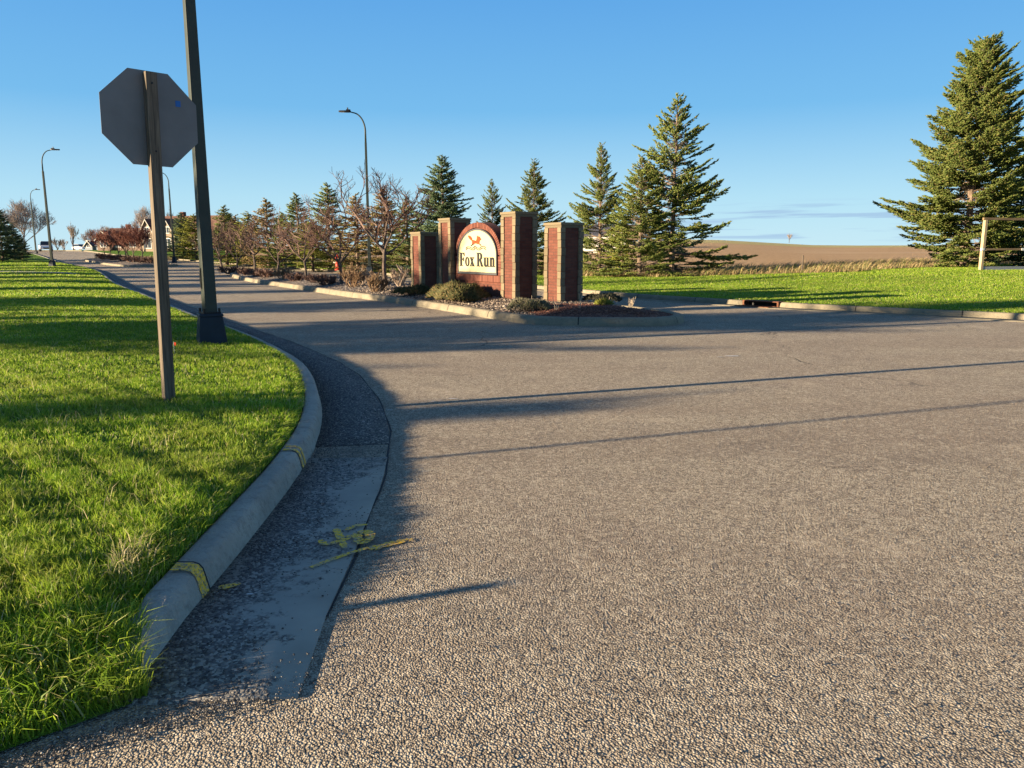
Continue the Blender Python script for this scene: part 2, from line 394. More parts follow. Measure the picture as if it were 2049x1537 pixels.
# right kerb, gutter/asphalt line, travelling away too
RG = [(14.0, 12.4), (12.9, 14.6), (11.0, 16.9), (9.6, 18.1), (8.2, 19.4), (6.9, 20.7), (5.4, 22.5), (3.9, 24.4), (2.4, 27.1), (-.6, 33.2), (-4.9, 41.8), (-11.3, 53.2), (-17.0, 61.0), (-22, 67.5), (-28.7, 75.3), (-36.7, 84.6), (-42.5, 90), (-49.3, 97.5), (-54.5, 104), (-65, 119), (-80, 142), (-88, 153)]
RGs = catmull(RG, .5)
EDGE = [(-60, -36.5), (-8, -2.0), (-4, .63), (-2.2, 1.8), (-1.35, 2.36), (14.6, 12.0), (60, 40)]      # far edge of the cross street
def rise(x, y):
    x = np.asarray(x, float); y = np.asarray(y, float)
    w = 1 - sm(-.30, -.02, x / np.maximum(y, 1)); return 1.35 * sm(55, 130, y) * w
def Hl(x, y):                                        # left lawn
    dk = pdist(x, y, LGs[::3]) - .76; de = pdist(x, y, EDGE)
    return rise(x, y) + .012 + .125 * sm(-.05, 1.1, de) + .045 * sm(.0, .22, dk) * sm(0, .8, de) + .065 * sm(0.2, 2.6, dk) * sm(0, 2.5, de)
def Hr(x, y):                                        # right lawn and the field beyond it
    x = np.asarray(x, float); y = np.asarray(y, float)
    dk = -pdist(x, y, RGs[::3]) - .5
    az = x / np.maximum(y, 1)
    z = .145 + .50 * sm(0, 21, dk) * (.35 + .65 * sm(.0, .5, az))
    w = sm(-.05, .22, az)
    r = np.hypot(x, y)
    ridge = 4.75 - 2.3 * sm(.22, .42, az) 
    z = z + w * (ridge) * sm(0, 1, (r - 48) / 235) ** .8
    z = z - w * 9 * sm(0, 1, (r - 300) / 500)
    return rise(x, y) + z
def ray(px, py):
    f = 1540.; p = R_(9.87); u = (px - 1024.5) / f; v = (768.5 - py) / f
    return u, math.cos(p) + v * math.sin(p), -math.sin(p) + v * math.cos(p)
def on(px, py, H):                                   # where the sight line of a photo pixel meets the ground
    dx, dy, dz = ray(px, py); prev = None; t = 1.5
    while t < 700:
        if CAMH + dz * t - float(H(dx * t, dy * t)) < 0: break
        t *= 1.01
    lo, hi = t / 1.01, t
    for _ in range(30):
        m = (lo + hi) / 2
        if CAMH + dz * m - float(H(dx * m, dy * m)) < 0: hi = m
        else: lo = m
    return Vector((dx * lo, dy * lo, float(H(dx * lo, dy * lo))))
def atx(px, Y): return (px - 1024.5) / 1563. * Y

def polar(r0=1.0, r1=400, kr=1.07, a0=-180, a1=180, da=2.5):
    out = []; r = r0; i = 0
    while r < r1:
        for a in np.arange(a0, a1, da): 
            b = R_(a + (da / 2 if i % 2 else 0)); out.append((r * math.sin(b), r * math.cos(b)))
        r *= kr; i += 1
    return np.array(out)
def sheet(name, poly, pts, zf, mat, label=None, dz=0, kind='structure'):
    poly = [(p[0], p[1]) for p in poly]
    ins = inpoly(pts[:, 0], pts[:, 1], poly); pts = pts[ins]
    d = np.abs(pdist(pts[:, 0], pts[:, 1], [*poly, poly[0]])); r = np.hypot(pts[:, 0], pts[:, 1]); pts = pts[d > .04 * r * .5]
    V = [Vector(p) for p in poly] + [Vector(p) for p in pts]
    n = len(poly)
    vs, es, fs, *_ = geometry.delaunay_2d_cdt(V, [], [list(range(n))], 1, 1e-5)
    arr = np.array([(v[0], v[1]) for v in vs]); z = zf(arr[:, 0], arr[:, 1]) + dz
    me = bpy.data.meshes.new(name); me.from_pydata([(a, b, c) for (a, b), c in zip(arr.tolist(), np.broadcast_to(z, len(arr)).tolist())], [], [list(f) for f in fs])
    bm = bmesh.new(); bm.from_mesh(me)
    for f in bm.faces:
        if f.normal.z < 0: f.normal_flip()
    bm.to_mesh(me); bm.free()
    o = link_mesh(name, me, mat, None, True); return tag(o, label, None, None, kind)

PTS = polar(1.2, 420, 1.075, -180, 180, 3)
# road: one asphalt sheet under both streets
LK = offset(LGs, .58); RK = offset(RGs, -.50)
LK2 = offset(LGs, 1.1)
road_poly = [Vector((-60, -60)), Vector((90, -60)), Vector((90, 58)), Vector((14.7, 12.6))] + RK[1:] + LK2[::-1] + [Vector((-2.4, 2.0)), Vector((-5.0, .3)), Vector((-60, -36.2))]
sheet('road', road_poly, PTS, lambda x, y: rise(x, y), ASPH)
def mat_ground():
    t = NT('open_ground')
    n1 = t.noise(.03, 4, .6); n2 = t.noise(2.5, 4, .7); n3 = t.noise(.012, 3)
    p = t.pos(); s = t.n.new('ShaderNodeSeparateXYZ'); t.l.new(p, s.inputs[0])
    ln = t.noise(1, 4, .6, t.pos((.03, .9, .03)))
    c = t.mix(t.step(n2, .35, .7), (.42, .28, .15), (.58, .40, .235))
    c = t.mix(t.step(ln, .35, .65, 0, .4), c, (.34, .22, .14))
    c = t.mix(t.step(n1, .5, .7, 0, .5), c, (.55, .41, .27))
    strip = t.math('MULTIPLY', t.step(s.outputs[1], 150, 175), t.step(s.outputs[1], 215, 230, 1, 0))
    strip = t.math('MULTIPLY', strip, t.step(ln, .35, .55, .5, 1))
    c = t.mix(t.math('MULTIPLY', strip, .75), c, (.42, .42, .18))
    return t.fin(c, .95, t.bump(n2, .5), spec=.05)
FIELD = mat_ground()
gp = polar(.8, 9000, 1.09, -180, 180, 3)
def ground_z(x, y):
    dl = pdist(x, y, LGs[::4]); a = Hr(x, y)
    inroad = (inpoly(x, y, [(p[0], p[1]) for p in road_poly]))
    left = (dl > 0) & ~inroad
    z = np.where(left, rise(x, y) + .0, a)
    z = np.where(inroad | (pdist(x, y, EDGE) < 3), rise(x, y) - .25, z)
    r = np.hypot(x, y)
    return z - .12 - .6 * sm(250, 2500, r)
def ground_mesh():
    rs = [.8 * 1.09 ** i for i in range(108)]; na = 120; v = []; f = []
    v.append((0, 0))
    for r in rs:
        for k in range(na): b = 2 * math.pi * k / na; v.append((r * math.sin(b), r * math.cos(b)))
    v = np.array(v); z = ground_z(v[:, 0], v[:, 1])
    for k in range(na): f.append((0, 1 + (k + 1) % na, 1 + k))
    for i in range(len(rs) - 1):
        for k in range(na):
            a = 1 + i * na + k; b = 1 + i * na + (k + 1) % na; f.append((a, b, b + na, a + na))
    me = bpy.data.meshes.new('ground'); me.from_pydata([(a, b, c) for (a, b), c in zip(v.tolist(), z.tolist())], [], f)
    bm = bmesh.new(); bm.from_mesh(me)
    for q in bm.faces:
        if q.normal.z < 0: q.normal_flip()
    bm.to_mesh(me); bm.free()
    tag(link_mesh('ground', me, FIELD, None, True), kind='structure')
ground_mesh()
# lawns
LB = offset(LGs, .745)
lawn_l = [p for p in LB if p[1] > 2.62] + [Vector((-300, 170)), Vector((-300, -140)), Vector((-60, -36.5)), Vector((-8, -2.0)), Vector((-4, .63)), Vector((-2.2, 1.8)), Vector((-1.62, 2.14)), Vector((-1.42, 2.32)), Vector((-1.27, 2.46)), Vector((-1.35, 2.58))]
sheet('lawn', lawn_l, PTS, Hl, LAWN)
RB = offset(RGs, -.665)
lawn_edge_px = [(1700, 545), (1600, 547), (1480, 550), (1300, 555), (1170, 553), (1000, 549), (850, 543), (700, 533), (600, 528), (520, 523), (440, 517)]
lawn_edge = [on(px, py, Hr) for px, py in lawn_edge_px]
lawn_r = list(reversed(RB[1:])) + [Vector((15.2, 12.6)), Vector((60, 41)), Vector((70, 75)), Vector((46, 56)), Vector((31, 48.5))] + [Vector((p[0], p[1])) for p in lawn_edge] + [Vector((-30, 150)), Vector((-60, 185)), Vector((-95, 180))]
sheet('lawn', lawn_r, PTS, Hr, LAWN)
sheet('lawn', [(-95, 160), (-98.5, 152.5), (-300, 171), (-300, 230), (-90, 230), (-60, 186), (-88, 153.6)], PTS, lambda x, y: rise(x, y), LAWN, dz=.05)

# ---------------------------------------------------------------- kerbs and gutters
def sweep(name, line, prof, mat, zf, side=1, i0=0, i1=None, fade=None, joints=0):
    # prof: list of (offset, z); line of travel; side +1 = left
    ln = line[i0:i1]; v = []; f = []; k = len(prof); s = 0
    offs = [offset(ln, side * d) for d, _ in prof]
    for i in range(len(ln)):
        if i: s += (ln[i] - ln[i - 1]).length
        fz = fade(s) if fade else 1
        for j in range(k):
            p = offs[j][i]; q_ = .0035 * math.sin(i * 12.9 + j * 3.1) * math.sin(i * 4.7) if prof[j][1] > .1 else 0; v.append((p[0] + q_, p[1] - q_, (prof[j][1] + q_ * .6) * fz + float(zf(ln[i][0], ln[i][1]))))
    for i in range(len(ln) - 1):
        for j in range(k - 1): f.append((i * k + j, i * k + j + 1, (i + 1) * k + j + 1, (i + 1) * k + j))
    f.append(tuple(range(k))); f.append(tuple(range((len(ln) - 1) * k, len(ln) * k))[::-1])
    me = bpy.data.meshes.new(name); me.from_pydata(v, [], f)
    bm = bmesh.new(); bm.from_mesh(me); bmesh.ops.recalc_face_normals(bm, faces=bm.faces); bm.to_mesh(me); bm.free()
    at = me.attributes.new('across', 'FLOAT', 'POINT'); at.data.foreach_set('value', [j / (k - 1) for _ in ln for j in range(k)])
    o = link_mesh(name, me, mat, None, True)
    return tag(o, kind='structure')
KPROF = [(.575, -.05), (.58, .012), (.597, .085), (.606, .118), (.622, .138), (.645, .147), (.715, .148), (.732, .144), (.742, .12), (.742, -.05)]
k0 = next(i for i, p in enumerate(LGs) if p[1] > 2.46)
kfade = lambda s: .12 + .88 * float(sm(0, .75, s))
sweep('kerb', LGs, KPROF, CONC, rise, 1, k0, None, kfade)
KR = [(d - .07, z) for d, z in KPROF]
# right kerb leaves a gap for the storm drain
iA = min(range(len(RGs)), key=lambda i: (RGs[i] - Vector((7.25, 20.35))).length); 
while RGs[iA][0] > 7.3: iA += 1
iB = iA
while (RGs[iB] - RGs[iA]).length < .75: iB += 1
sweep('kerb', RGs, KR, CONC_W, rise, -1, 0, iA + 1)
sweep('kerb', RGs, KR, CONC_W, rise, -1, iB, None)
# gutters
GPROF = [(-.01, -.02), (.0, .010), (.28, .012), (.60, .016), (.60, -.03)]
gs = next(i for i, p in enumerate(LGs) if p[1] > 5.35)
sweep('gutter', LGs, GPROF, GUT, rise, 1, 0, gs + 1)
sweep('gutter', LGs, [(-.01, -.02), (.0, .006), (.28, .010), (.60, .014), (.60, -.03)], GRIT, rise, 1, gs + 1)
sweep('gutter', RGs, GPROF, CONC_W, rise, -1, 0, None)

# median islands
def closed(pts, step=.4):
    P = [Vector(p) for p in pts]; n = len(P); out = []
    for i in range(n):
        a, b, c, d = P[i - 1], P[i], P[(i + 1) % n], P[(i + 2) % n]; m = max(1, int((c - b).length / step))
        for k in range(m):
            t = k / m; out.append(.5 * ((2 * b) + (c - a) * t + (2 * a - 5 * b + 4 * c - d) * t * t + (3 * b - a - 3 * c + d) * t ** 3))
    return out
def coffset(pl, d):
    out = []; n = len(pl)
    for i, p in enumerate(pl):
        t = (pl[(i + 1) % n] - pl[i - 1]).normalized(); out.append(Vector((p[0] - t[1] * d, p[1] + t[0] * d)))
    return out
def ring(name, pl, prof, mat):
    k = len(prof); n = len(pl); offs = [coffset(pl, d) for d, _ in prof]; v = []; f = []
    for i in range(n):
        for j in range(k): v.append((offs[j][i][0], offs[j][i][1], prof[j][1] + float(rise(pl[i][0], pl[i][1]))))
    for i in range(n):
        for j in range(k - 1): q = (i + 1) % n; f.append((i * k + j, i * k + j + 1, q * k + j + 1, q * k + j))
    me = bpy.data.meshes.new(name); me.from_pydata(v, [], f)
    bm = bmesh.new(); bm.from_mesh(me); bmesh.ops.recalc_face_normals(bm, faces=bm.faces); bm.to_mesh(me); bm.free()
    return tag(link_mesh(name, me, mat, None, True), kind='structure')
# counter-clockwise outlines (kerb foot)
ISL = closed([(.6, 16.15), (1.9, 15.85), (3.1, 15.9), (3.75, 16.7), (3.75, 17.7), (3.3, 18.9), (2.4, 20.7), (1.2, 23.2), (-.5, 26.8), (-3.7, 32.6), (-8.0, 40.3), (-12.2, 47.0), (-15.6, 51.9), (-17.6, 53.8), (-18.7, 53.2), (-18.4, 51.2), (-16.9, 46.6), (-13.2, 38.8), (-8.7, 31.2), (-5.6, 26.1), (-3.75, 23.3), (-1.75, 19.95), (-.3, 17.3)], .35)
MP = [(0, -.05), (.003, .02), (.03, .10), (.045, .14), (.07, .163), (.10, .172), (.20, .172), (.225, .165), (.235, .12), (.235, -.05)]
ring('kerb', ISL, MP, CONC_W)
ISL2 = closed([(-31.0, 67.5), (-29.7, 69.0), (-31.2, 71.6), (-36.5, 78.2), (-42.5, 84.5), (-45.2, 86.3), (-46.3, 85), (-45.0, 82.0), (-39.6, 74.8), (-35.0, 69.2), (-33.0, 67.3)], .6)
ring('kerb', ISL2, MP, CONC_W)
def mat_bed():
    t = NT('planting_bed')
    ch = t.voro(17, out='Color'); sep = t.n.new('ShaderNodeSeparateColor'); t.l.new(ch, sep.inputs[0])
    st = t.ramp(sep.outputs[0], [(0, (.05, .045, .045)), (.4, (.13, .11, .10)), (.8, (.24, .2, .17)), (1, (.4, .35, .29))])
    mulch = t.ramp(sep.outputs[1], [(0, (.07, .03, .022)), (.6, (.15, .065, .045)), (1, (.25, .13, .09))])
    p = t.pos(); s = t.n.new('ShaderNodeSeparateXYZ'); t.l.new(p, s.inputs[0])
    m = t.step(t.math('ADD', s.outputs[1], t.math('MULTIPLY', t.noise(2, 3), 1.2)), 18.2, 18.8, 1, 0)
    return t.fin(t.mix(m, st, mulch), .9, t.bump(t.math('MULTIPLY', t.voro(17), -1), .05))
BED = mat_bed()
b1 = coffset(ISL, .23); b2 = coffset(ISL2, .23)
def Hbed(x, y):
    return rise(x, y) + .13 + .15 * sm(0, 1.3, np.abs(pdist(x, y, [*b1, b1[0]]))) 
def Hbed2(x, y): return rise(x, y) + .13 + .12 * sm(0, 1.0, np.abs(pdist(x, y, [*b2, b2[0]])))
gx = np.array([(x + (.15 if j % 2 else 0), y) for x in np.arange(-48, 6, .45) for j, y in enumerate(np.arange(15, 88, .45))])
sheet('planting_bed', b1, gx, Hbed, BED); sheet('planting_bed', b2, gx, Hbed2, BED)

# kerb joints (dark grooves standing 2 mm proud as thin bands) and the dark seam of the asphalt patch
JNT = mat_simple('joint_dark_line', (.03, .027, .025), .95)  # plain dark colour for the joint lines
def band_on(name, line, prof, s_at, width, mat, side=1, zf=rise, lift=.003, start=0, skew=0, j0=1, j1=None):
    d = 0; v = []; pr = prof[j0:j1]
    def at(s):
        acc = 0
        for i in range(start, len(line) - 1):
            L = (line[i + 1] - line[i]).length
            if acc + L >= s:
                t = (s - acc) / L; p = line[i].lerp(line[i + 1], t); T = (line[i + 1] - line[i]).normalized(); return p, T
            acc += L
        return line[-1], (line[-1] - line[-2]).normalized()
    for q, (o, z) in enumerate(pr):
        a = pr[max(q - 1, 0)]; b = pr[min(q + 1, len(pr) - 1)]; nx, nz = -(b[1] - a[1]), (b[0] - a[0]); ll = math.hypot(nx, nz) or 1
        o2 = o + nx / ll * lift; z2 = z + nz / ll * lift
        for s in (s_at + skew * q, s_at + skew * q + width):
            p, T = at(s); v.append((p[0] - T[1] * o2 * side, p[1] + T[0] * o2 * side, z2 + float(zf(p[0], p[1]))))
    return v, [(2 * i, 2 * i + 1, 2 * i + 3, 2 * i + 2) for i in range(len(pr) - 1)]
mb = MB()
for s in [.862, 2.88, 5.9, 10.2, 13.2, 16.3, 19.3, 22.4, 25.4, 28.5, 31.5, 34.6, 37.6]:
    mb.add(*band_on('', LGs, KPROF, s, .012, None, 1, start=k0, j1=-2))
for s in np.arange(1.6, 90, 2.45):
    if 10.0 < s < 11.4: continue
    mb.add(*band_on('', RGs, KR, s, .022, None, -1, j1=-2))
isl_line = ISL + [ISL[0]]
for s in np.arange(.8, 95, 2.3): mb.add(*band_on('', isl_line, MP, s, .022, None, 1, j1=-1))
o = mb.build('kerb_joint', JNT); tag(o, kind='structure')
YEL = NT('yellow_spray'); k = YEL.noise(70, 3, .7)
YEL.fin(YEL.mix(YEL.step(k, .46, .58), (.95, .55, .03), (.42, .33, .2)), .7); YEL.l.new(YEL.step(YEL.noise(55, 4, .75), .60, .52), YEL.b.inputs['Alpha']); YEL = YEL.m
mb = MB()
mb.add(*band_on('', LGs, KPROF, .775, .085, None, 1, start=k0, j1=-3))
mb.add(*band_on('', LGs, KPROF, 2.90, .05, None, 1, start=k0, j1=-3, lift=.004))
mb.add(*band_on('', LGs, KPROF, 2.99, .05, None, 1, start=k0, j1=-3, lift=.004))
o = mb.build('painted_marking', YEL); tag(o, kind='structure')
# sprayed line, figures and letter on the gutter and road
def stroke(mb, pts, w, z=.020, k=0):
    P = [Vector(p) for p in pts]; v = []
    rnd = random.Random(len(pts) * 7 + int(abs(pts[0][0]) * 100))
    for i, p in enumerate(P):
        t = (P[min(i + 1, len(P) - 1)] - P[max(i - 1, 0)]).normalized(); ww = w * (1 + rnd.uniform(-.25, .25)) * (.6 if i in (0, len(P) - 1) else 1)
        v += [(p[0] - t[1] * ww, p[1] + t[0] * ww, z), (p[0] + t[1] * ww, p[1] - t[0] * ww, z)]
    mb.add(v, [(2 * i, 2 * i + 1, 2 * i + 3, 2 * i + 2) for i in range(len(P) - 1)])
def gp2(px, py):
    dx, dy, dz = ray(px, py); t = (.015 - CAMH) / dz; return (dx * t, dy * t)
def stp(pts, n=6):
    c = catmull([gp2(*p) for p in pts], .02); return c
mb = MB()
stroke(mb, stp([(622, 1137), (680, 1115), (737, 1097)]), .016)
stroke(mb, stp([(640, 1082), (655, 1090), (690, 1080), (700, 1072)]), .020)
stroke(mb, stp([(672, 1060), (680, 1075), (690, 1098)]), .020, .0215)
stroke(mb, stp([(692, 1063), (712, 1054), (735, 1052)]), .016, .0225)
stroke(mb, stp([(712, 1068), (722, 1088), (740, 1080), (736, 1066), (714, 1070)]), .026, .0235)
stroke(mb, stp([(437, 1178), (460, 1174), (480, 1168)]), .022)
o = mb.build('painted_marking', YEL); tag(o, kind='structure')
mb = MB(); stroke(mb, stp([(738, 1096), (775, 1086), (800, 1080), (826, 1076)]), .028, .007)
o = mb.build('painted_marking', YEL); tag(o, kind='structure')
# dark seam between gutter and asphalt
SEAM = mat_simple('tar_seam', (.03, .028, .03), .8, 0, .4, 30, .004)
mb = MB(); cc = [p for p in LGs if 2.5 < p[1] < 40]; cc = [Vector((p[0] + .012 * math.sin(i * 1.7), p[1] + .012 * math.cos(i * 2.3))) for i, p in enumerate(cc)]
stroke(mb, [(p[0], p[1]) for p in offset(cc, -.008)], .007, .005)
o = mb.build('road_seam', SEAM); tag(o, kind='structure')

# ---------------------------------------------------------------- stuff: grass blades, loose stones
rng = np.random.default_rng(7)
def blades(name, x, y, z, h, w, lean, mat, label, azb=None):
    n = len(x); az = rng.uniform(0, 2 * np.pi, n); la = rng.uniform(0, 2 * np.pi, n) if azb is None else azb + rng.normal(0, .9, n)
    lx = np.cos(la) * lean * h; ly = np.sin(la) * lean * h; cx = np.cos(az) * w * .5; cy = np.sin(az) * w * .5
    V = np.zeros((n, 5, 3))
    V[:, 0] = np.stack([x - cx, y - cy, z], 1); V[:, 1] = np.stack([x + cx, y + cy, z], 1)
    V[:, 2] = np.stack([x + cx * .8 + lx * .35, y + cy * .8 + ly * .35, z + h * .6], 1); V[:, 3] = np.stack([x - cx * .8 + lx * .35, y - cy * .8 + ly * .35, z + h * .6], 1)
    V[:, 4] = np.stack([x + lx, y + ly, z + h * (1 - .25 * lean)], 1)
    b = np.arange(n)[:, None] * 5
    T = np.concatenate([b + [0, 1, 2], b + [0, 2, 3], b + [3, 2, 4]], 1).reshape(-1, 3)
    o = np_mesh(name, V.reshape(-1, 3), T, mat); o['kind'] = 'stuff'; o['label'] = label; return o
def clump(x, y, f, s):
    return (np.sin(x * f + 1.3 * s) * np.cos(y * f * 1.13 + s) + .6 * np.sin((x + y) * f * 2.3 + 2 * s) + .5 * np.cos((x - 1.7 * y) * f * 3.9 + s))
def scatter_lawn(poly, bands, H, minedge, line):
    X = []; Y = []; Z = []; Hh = []; W = []
    for (d0, d1, dens, h, w, u0, u1) in bands:
        area = (d1 ** 2 - d0 ** 2) / 2 * (u1 - u0); n = int(area * dens)
        d = np.sqrt(rng.uniform(d0 ** 2, d1 ** 2, n)); u = rng.uniform(u0, u1, n); x = u * d; y = d
        m = inpoly(x, y, poly); x, y = x[m], y[m]
        if len(x) == 0: continue
        c = clump(x, y, 5.0, .3) + .7 * clump(x, y, 13.0, 1.1)
        keep = rng.uniform(0, 1, len(x)) < np.clip(.72 + .22 * c, .25, 1); x, y, c = x[keep], y[keep], c[keep]
        z = H(x, y) - .005
        X.append(x); Y.append(y); Z.append(z); Hh.append(h * rng.uniform(.55, 1.25, len(x)) * (1 + .22 * c)); W.append(np.full(len(x), w) * rng.uniform(.7, 1.3, len(x)))
    return map(np.concatenate, (X, Y, Z, Hh, W))
pl = [(p[0], p[1]) for p in lawn_l]
x, y, z, h, w = scatter_lawn(pl, [(1.6, 3.2, 15000, .062, .0042, -.85, -.3), (3.2, 5, 11000, .055, .0048, -.85, -.15), (5, 8, 6500, .050, .006, -.80, -.1), (8, 13, 3400, .048, .009, -.78, -.15), (3, 8, 1800, .055, .011, -1.7, -.82), (8, 22, 420, .05, .022, -1.7, -.78),
                               (13, 22, 1400, .045, .015, -.78, -.25), (22, 40, 480, .045, .025, -.75, -.4), (40, 75, 110, .05, .055, -.75, -.45)], Hl, .0, None)
h = h * (1 + .25 * sm(6, 3.5, y) + .9 * sm(3.0, 1.9, y))
de = pdist(x, y, EDGE); h = h * (.75 + .25 * sm(0, .6, de))
blades('grass', x, y, z, h, w, rng.uniform(.15, .9, len(x)), BLADE, 'bright green lawn grass on the left verge')
pr_ = [(p[0], p[1]) for p in lawn_r]
x, y, z, h, w = scatter_lawn(pr_, [(12, 20, 450, .045, .016, .4, 1.1), (17, 30, 900, .042, .016, -.1, .75), (30, 48, 380, .045, .028, -.4, .75), (48, 80, 60, .05, .07, -.5, .1)], Hr, 0, None)
blades('grass', x, y, z, h, w, rng.uniform(.2, .9, len(x)), BLADE, 'green mown lawn grass behind the right kerb')
n = 9000; e = offset(LGs, .80); e = [p for p in e if p[1] > 2.5 and p[1] < 15]; q = rng.uniform(0, 1, n) ** 1.4 * (len(e) - 2); i = q.astype(int); t_ = (q - i)[:, None]; ea = np.array([(p[0], p[1]) for p in e])
P = ea[i] * (1 - t_) + ea[i + 1] * t_; X = P[:, 0] + rng.normal(0, .022, n) - .02; Y = P[:, 1] + rng.normal(0, .02, n)
blades('grass', X, Y, Hl(X, Y) - .01, rng.uniform(.03, .085, n), np.full(n, .0045) * (1 + Y / 6), rng.uniform(.3, 1.3, n), BLADE, 'grass fringe growing along the back of the left kerb', azb=np.full(n, .2))
# taller straggling tufts at the verge corner and straw by the kerb
def tuft_pts(cx, cy, n, r): a = rng.uniform(0, 2 * np.pi, n); q = r * np.sqrt(rng.uniform(0, 1, n)); return cx + q * np.cos(a), cy + q * np.sin(a)
X = []; Y = []
for cx, cy, n, r in [(-1.70, 3.3, 70, .10), (-1.66, 3.15, 40, .08), (-2.45, 5.2, 22, .2), (-3.4, 5.8, 20, .3), (-1.95, 6.9, 14, .1), (-4.6, 6.8, 18, .4), (-2.3, 4.0, 24, .35), (-2.6, 3.2, 24, .3), (-3.1, 4.6, 22, .5)]:
    a, b = tuft_pts(cx, cy, n, r); X.append(a); Y.append(b)
X = np.concatenate(X); Y = np.concatenate(Y)
blades('dry_grass', X, Y, Hl(X, Y), rng.uniform(.08, .15, len(X)), np.full(len(X), .0045), rng.uniform(.4, 1.1, len(X)), STRAW, 'pale straw tufts in the lawn beside the kerb')
n = 2200; X = rng.uniform(-2.6, -1.25, n); Y = 2.45 + (X + 1.27) * .72 + rng.uniform(-.03, .6, n); m = inpoly(X, Y, pl); X, Y = X[m], Y[m]
blades('grass', X, Y, Hl(X, Y) - .005, rng.uniform(.09, .17, len(X)), np.full(len(X), .007), rng.uniform(.4, 1.2, len(X)), BLADE, 'long straggling grass at the corner of the verge')
# rough dry grass between the mown lawn and the ploughed field, and under the spruces
def rough(name, label, px0, px1, n, depth, hh, mat, seed):
    E = [(-p[0], p) for p in lawn_edge]; ed = sorted([(p[0], p[1]) for p in lawn_edge] + [(31, 48.5), (46, 56)])
    xs = np.array([e[0] for e in ed]); ys = np.array([e[1] for e in ed])
    x = rng.uniform(px0, px1, n); y = np.interp(x, xs, ys) + rng.uniform(0, 1, n) ** 1.3 * depth - .2
    c = clump(x, y, 1.1, seed); k = rng.uniform(0, 1, n) < np.clip(.6 + .3 * c, .15, 1); x, y, c = x[k], y[k], c[k]
    z = Hr(x, y) - .15
    return blades(name, x, y, z, hh * rng.uniform(.5, 1.3, len(x)) * (1 + .25 * c), rng.uniform(.02, .05, len(x)), rng.uniform(.3, 1.2, len(x)), mat, label, azb=np.full(len(x), -.4))
rough('dry_grass', 'tall dry tan grass between the mown lawn and the ploughed field', -4, 48, 46000, 9, .44, DRYG, .4)
rough('dry_grass', 'brown grass under the row of spruces beyond the lawn', -46, 0, 20000, 6, .35, DRYG, 1.4)

def stones(name, x, y, z, s, mat, label, flat=.6):
    n = len(x); base = np.array([(1, 0, 0), (-1, 0, 0), (0, 1, 0), (0, -1, 0), (0, 0, 1), (0, 0, -1), ])
    V = base[None] * rng.uniform(.6, 1.3, (n, 6, 1)); V += rng.normal(0, .18, V.shape)
    a = rng.uniform(0, 2 * np.pi, n); ca, sa = np.cos(a)[:, None], np.sin(a)[:, None]
    vx = V[..., 0] * ca - V[..., 1] * sa; vy = V[..., 0] * sa + V[..., 1] * ca
    P = np.stack([x[:, None] + vx * s[:, None], y[:, None] + vy * s[:, None], z[:, None] + V[..., 2] * s[:, None] * flat], -1)
    F = np.array([(0, 2, 4), (2, 1, 4), (1, 3, 4), (3, 0, 4), (2, 0, 5), (1, 2, 5), (3, 1, 5), (0, 3, 5)]); b = (np.arange(n) * 6)[:, None, None]
    o = np_mesh(name, P.reshape(-1, 3), (F[None] + b).reshape(-1, 3), mat); o['kind'] = 'stuff'; o['label'] = label; return o
def mat_isl(name, stops, rough=.85):
    t = NT(name); return t.fin(t.ramp(t.island(), stops), rough)
CHIP = mat_isl('loose_chippings', [(0, (.04, .038, .04)), (.5, (.10, .095, .09)), (.85, (.2, .185, .165)), (1, (.5, .46, .4))])
ROCK = mat_isl('river_rock', [(0, (.06, .048, .04)), (.5, (.14, .11, .085)), (.85, (.24, .19, .15)), (1, (.42, .36, .29))])
MULCH = mat_isl('wood_mulch', [(0, (.06, .025, .018)), (.6, (.15, .06, .042)), (1, (.28, .14, .09))])
# chips in the left gutter
gl = [p for p in LGs if p[1] < 20]; n = 26000
seg = rng.uniform(0, 1, n) ** 1.1 * (len(gl) - 2); i = seg.astype(int); t = seg - i
ga = np.array([(p[0], p[1]) for p in gl]); go = np.array([(p[0], p[1]) for p in offset(gl, .55)])
fr = rng.uniform(0, 1, n); fr = np.where(rng.uniform(0, 1, n) < .6, 1 - fr ** 2.2 * .6, fr)
A = ga[i] * (1 - t[:, None]) + ga[i + 1] * t[:, None]; B = go[i] * (1 - t[:, None]) + go[i + 1] * t[:, None]; P = A * (1 - fr[:, None]) + B * fr[:, None]
c = clump(P[:, 0], P[:, 1], 3.3, .7); keep = (rng.uniform(0, 1, n) < np.clip(.35 + .35 * c + .6 * sm(5.3, 5.8, P[:, 1]), .06, 1))
P = P[keep]; stones('loose_gravel', P[:, 0], P[:, 1], np.full(len(P), .017), rng.uniform(.0025, .0065, len(P)), CHIP, 'dark loose chippings gathered in the left gutter')
# soil crumbs at the verge corner
n = 2600; X = rng.uniform(-2.4, -.75, n); Y = 2.30 + (X + 1.2) * .55 + rng.normal(0, .06, n)
stones('loose_gravel', X, Y, np.full(n, .008), rng.uniform(.002, .006, n), CHIP, 'dark crumbs and chips along the broken edge of the verge corner')
# chips scattered on the asphalt
n = 9000; d = np.sqrt(rng.uniform(1.7 ** 2, 8 ** 2, n)); X = rng.uniform(-.32, .8, n) * d; Y = d; m = pdist(X, Y, LGs[::3]) < -.03; X, Y = X[m], Y[m]
stones('loose_gravel', X, Y, np.full(len(X), .005), rng.uniform(.002, .0055, len(X)), ROCK, 'small stone chips loose on the road surface')
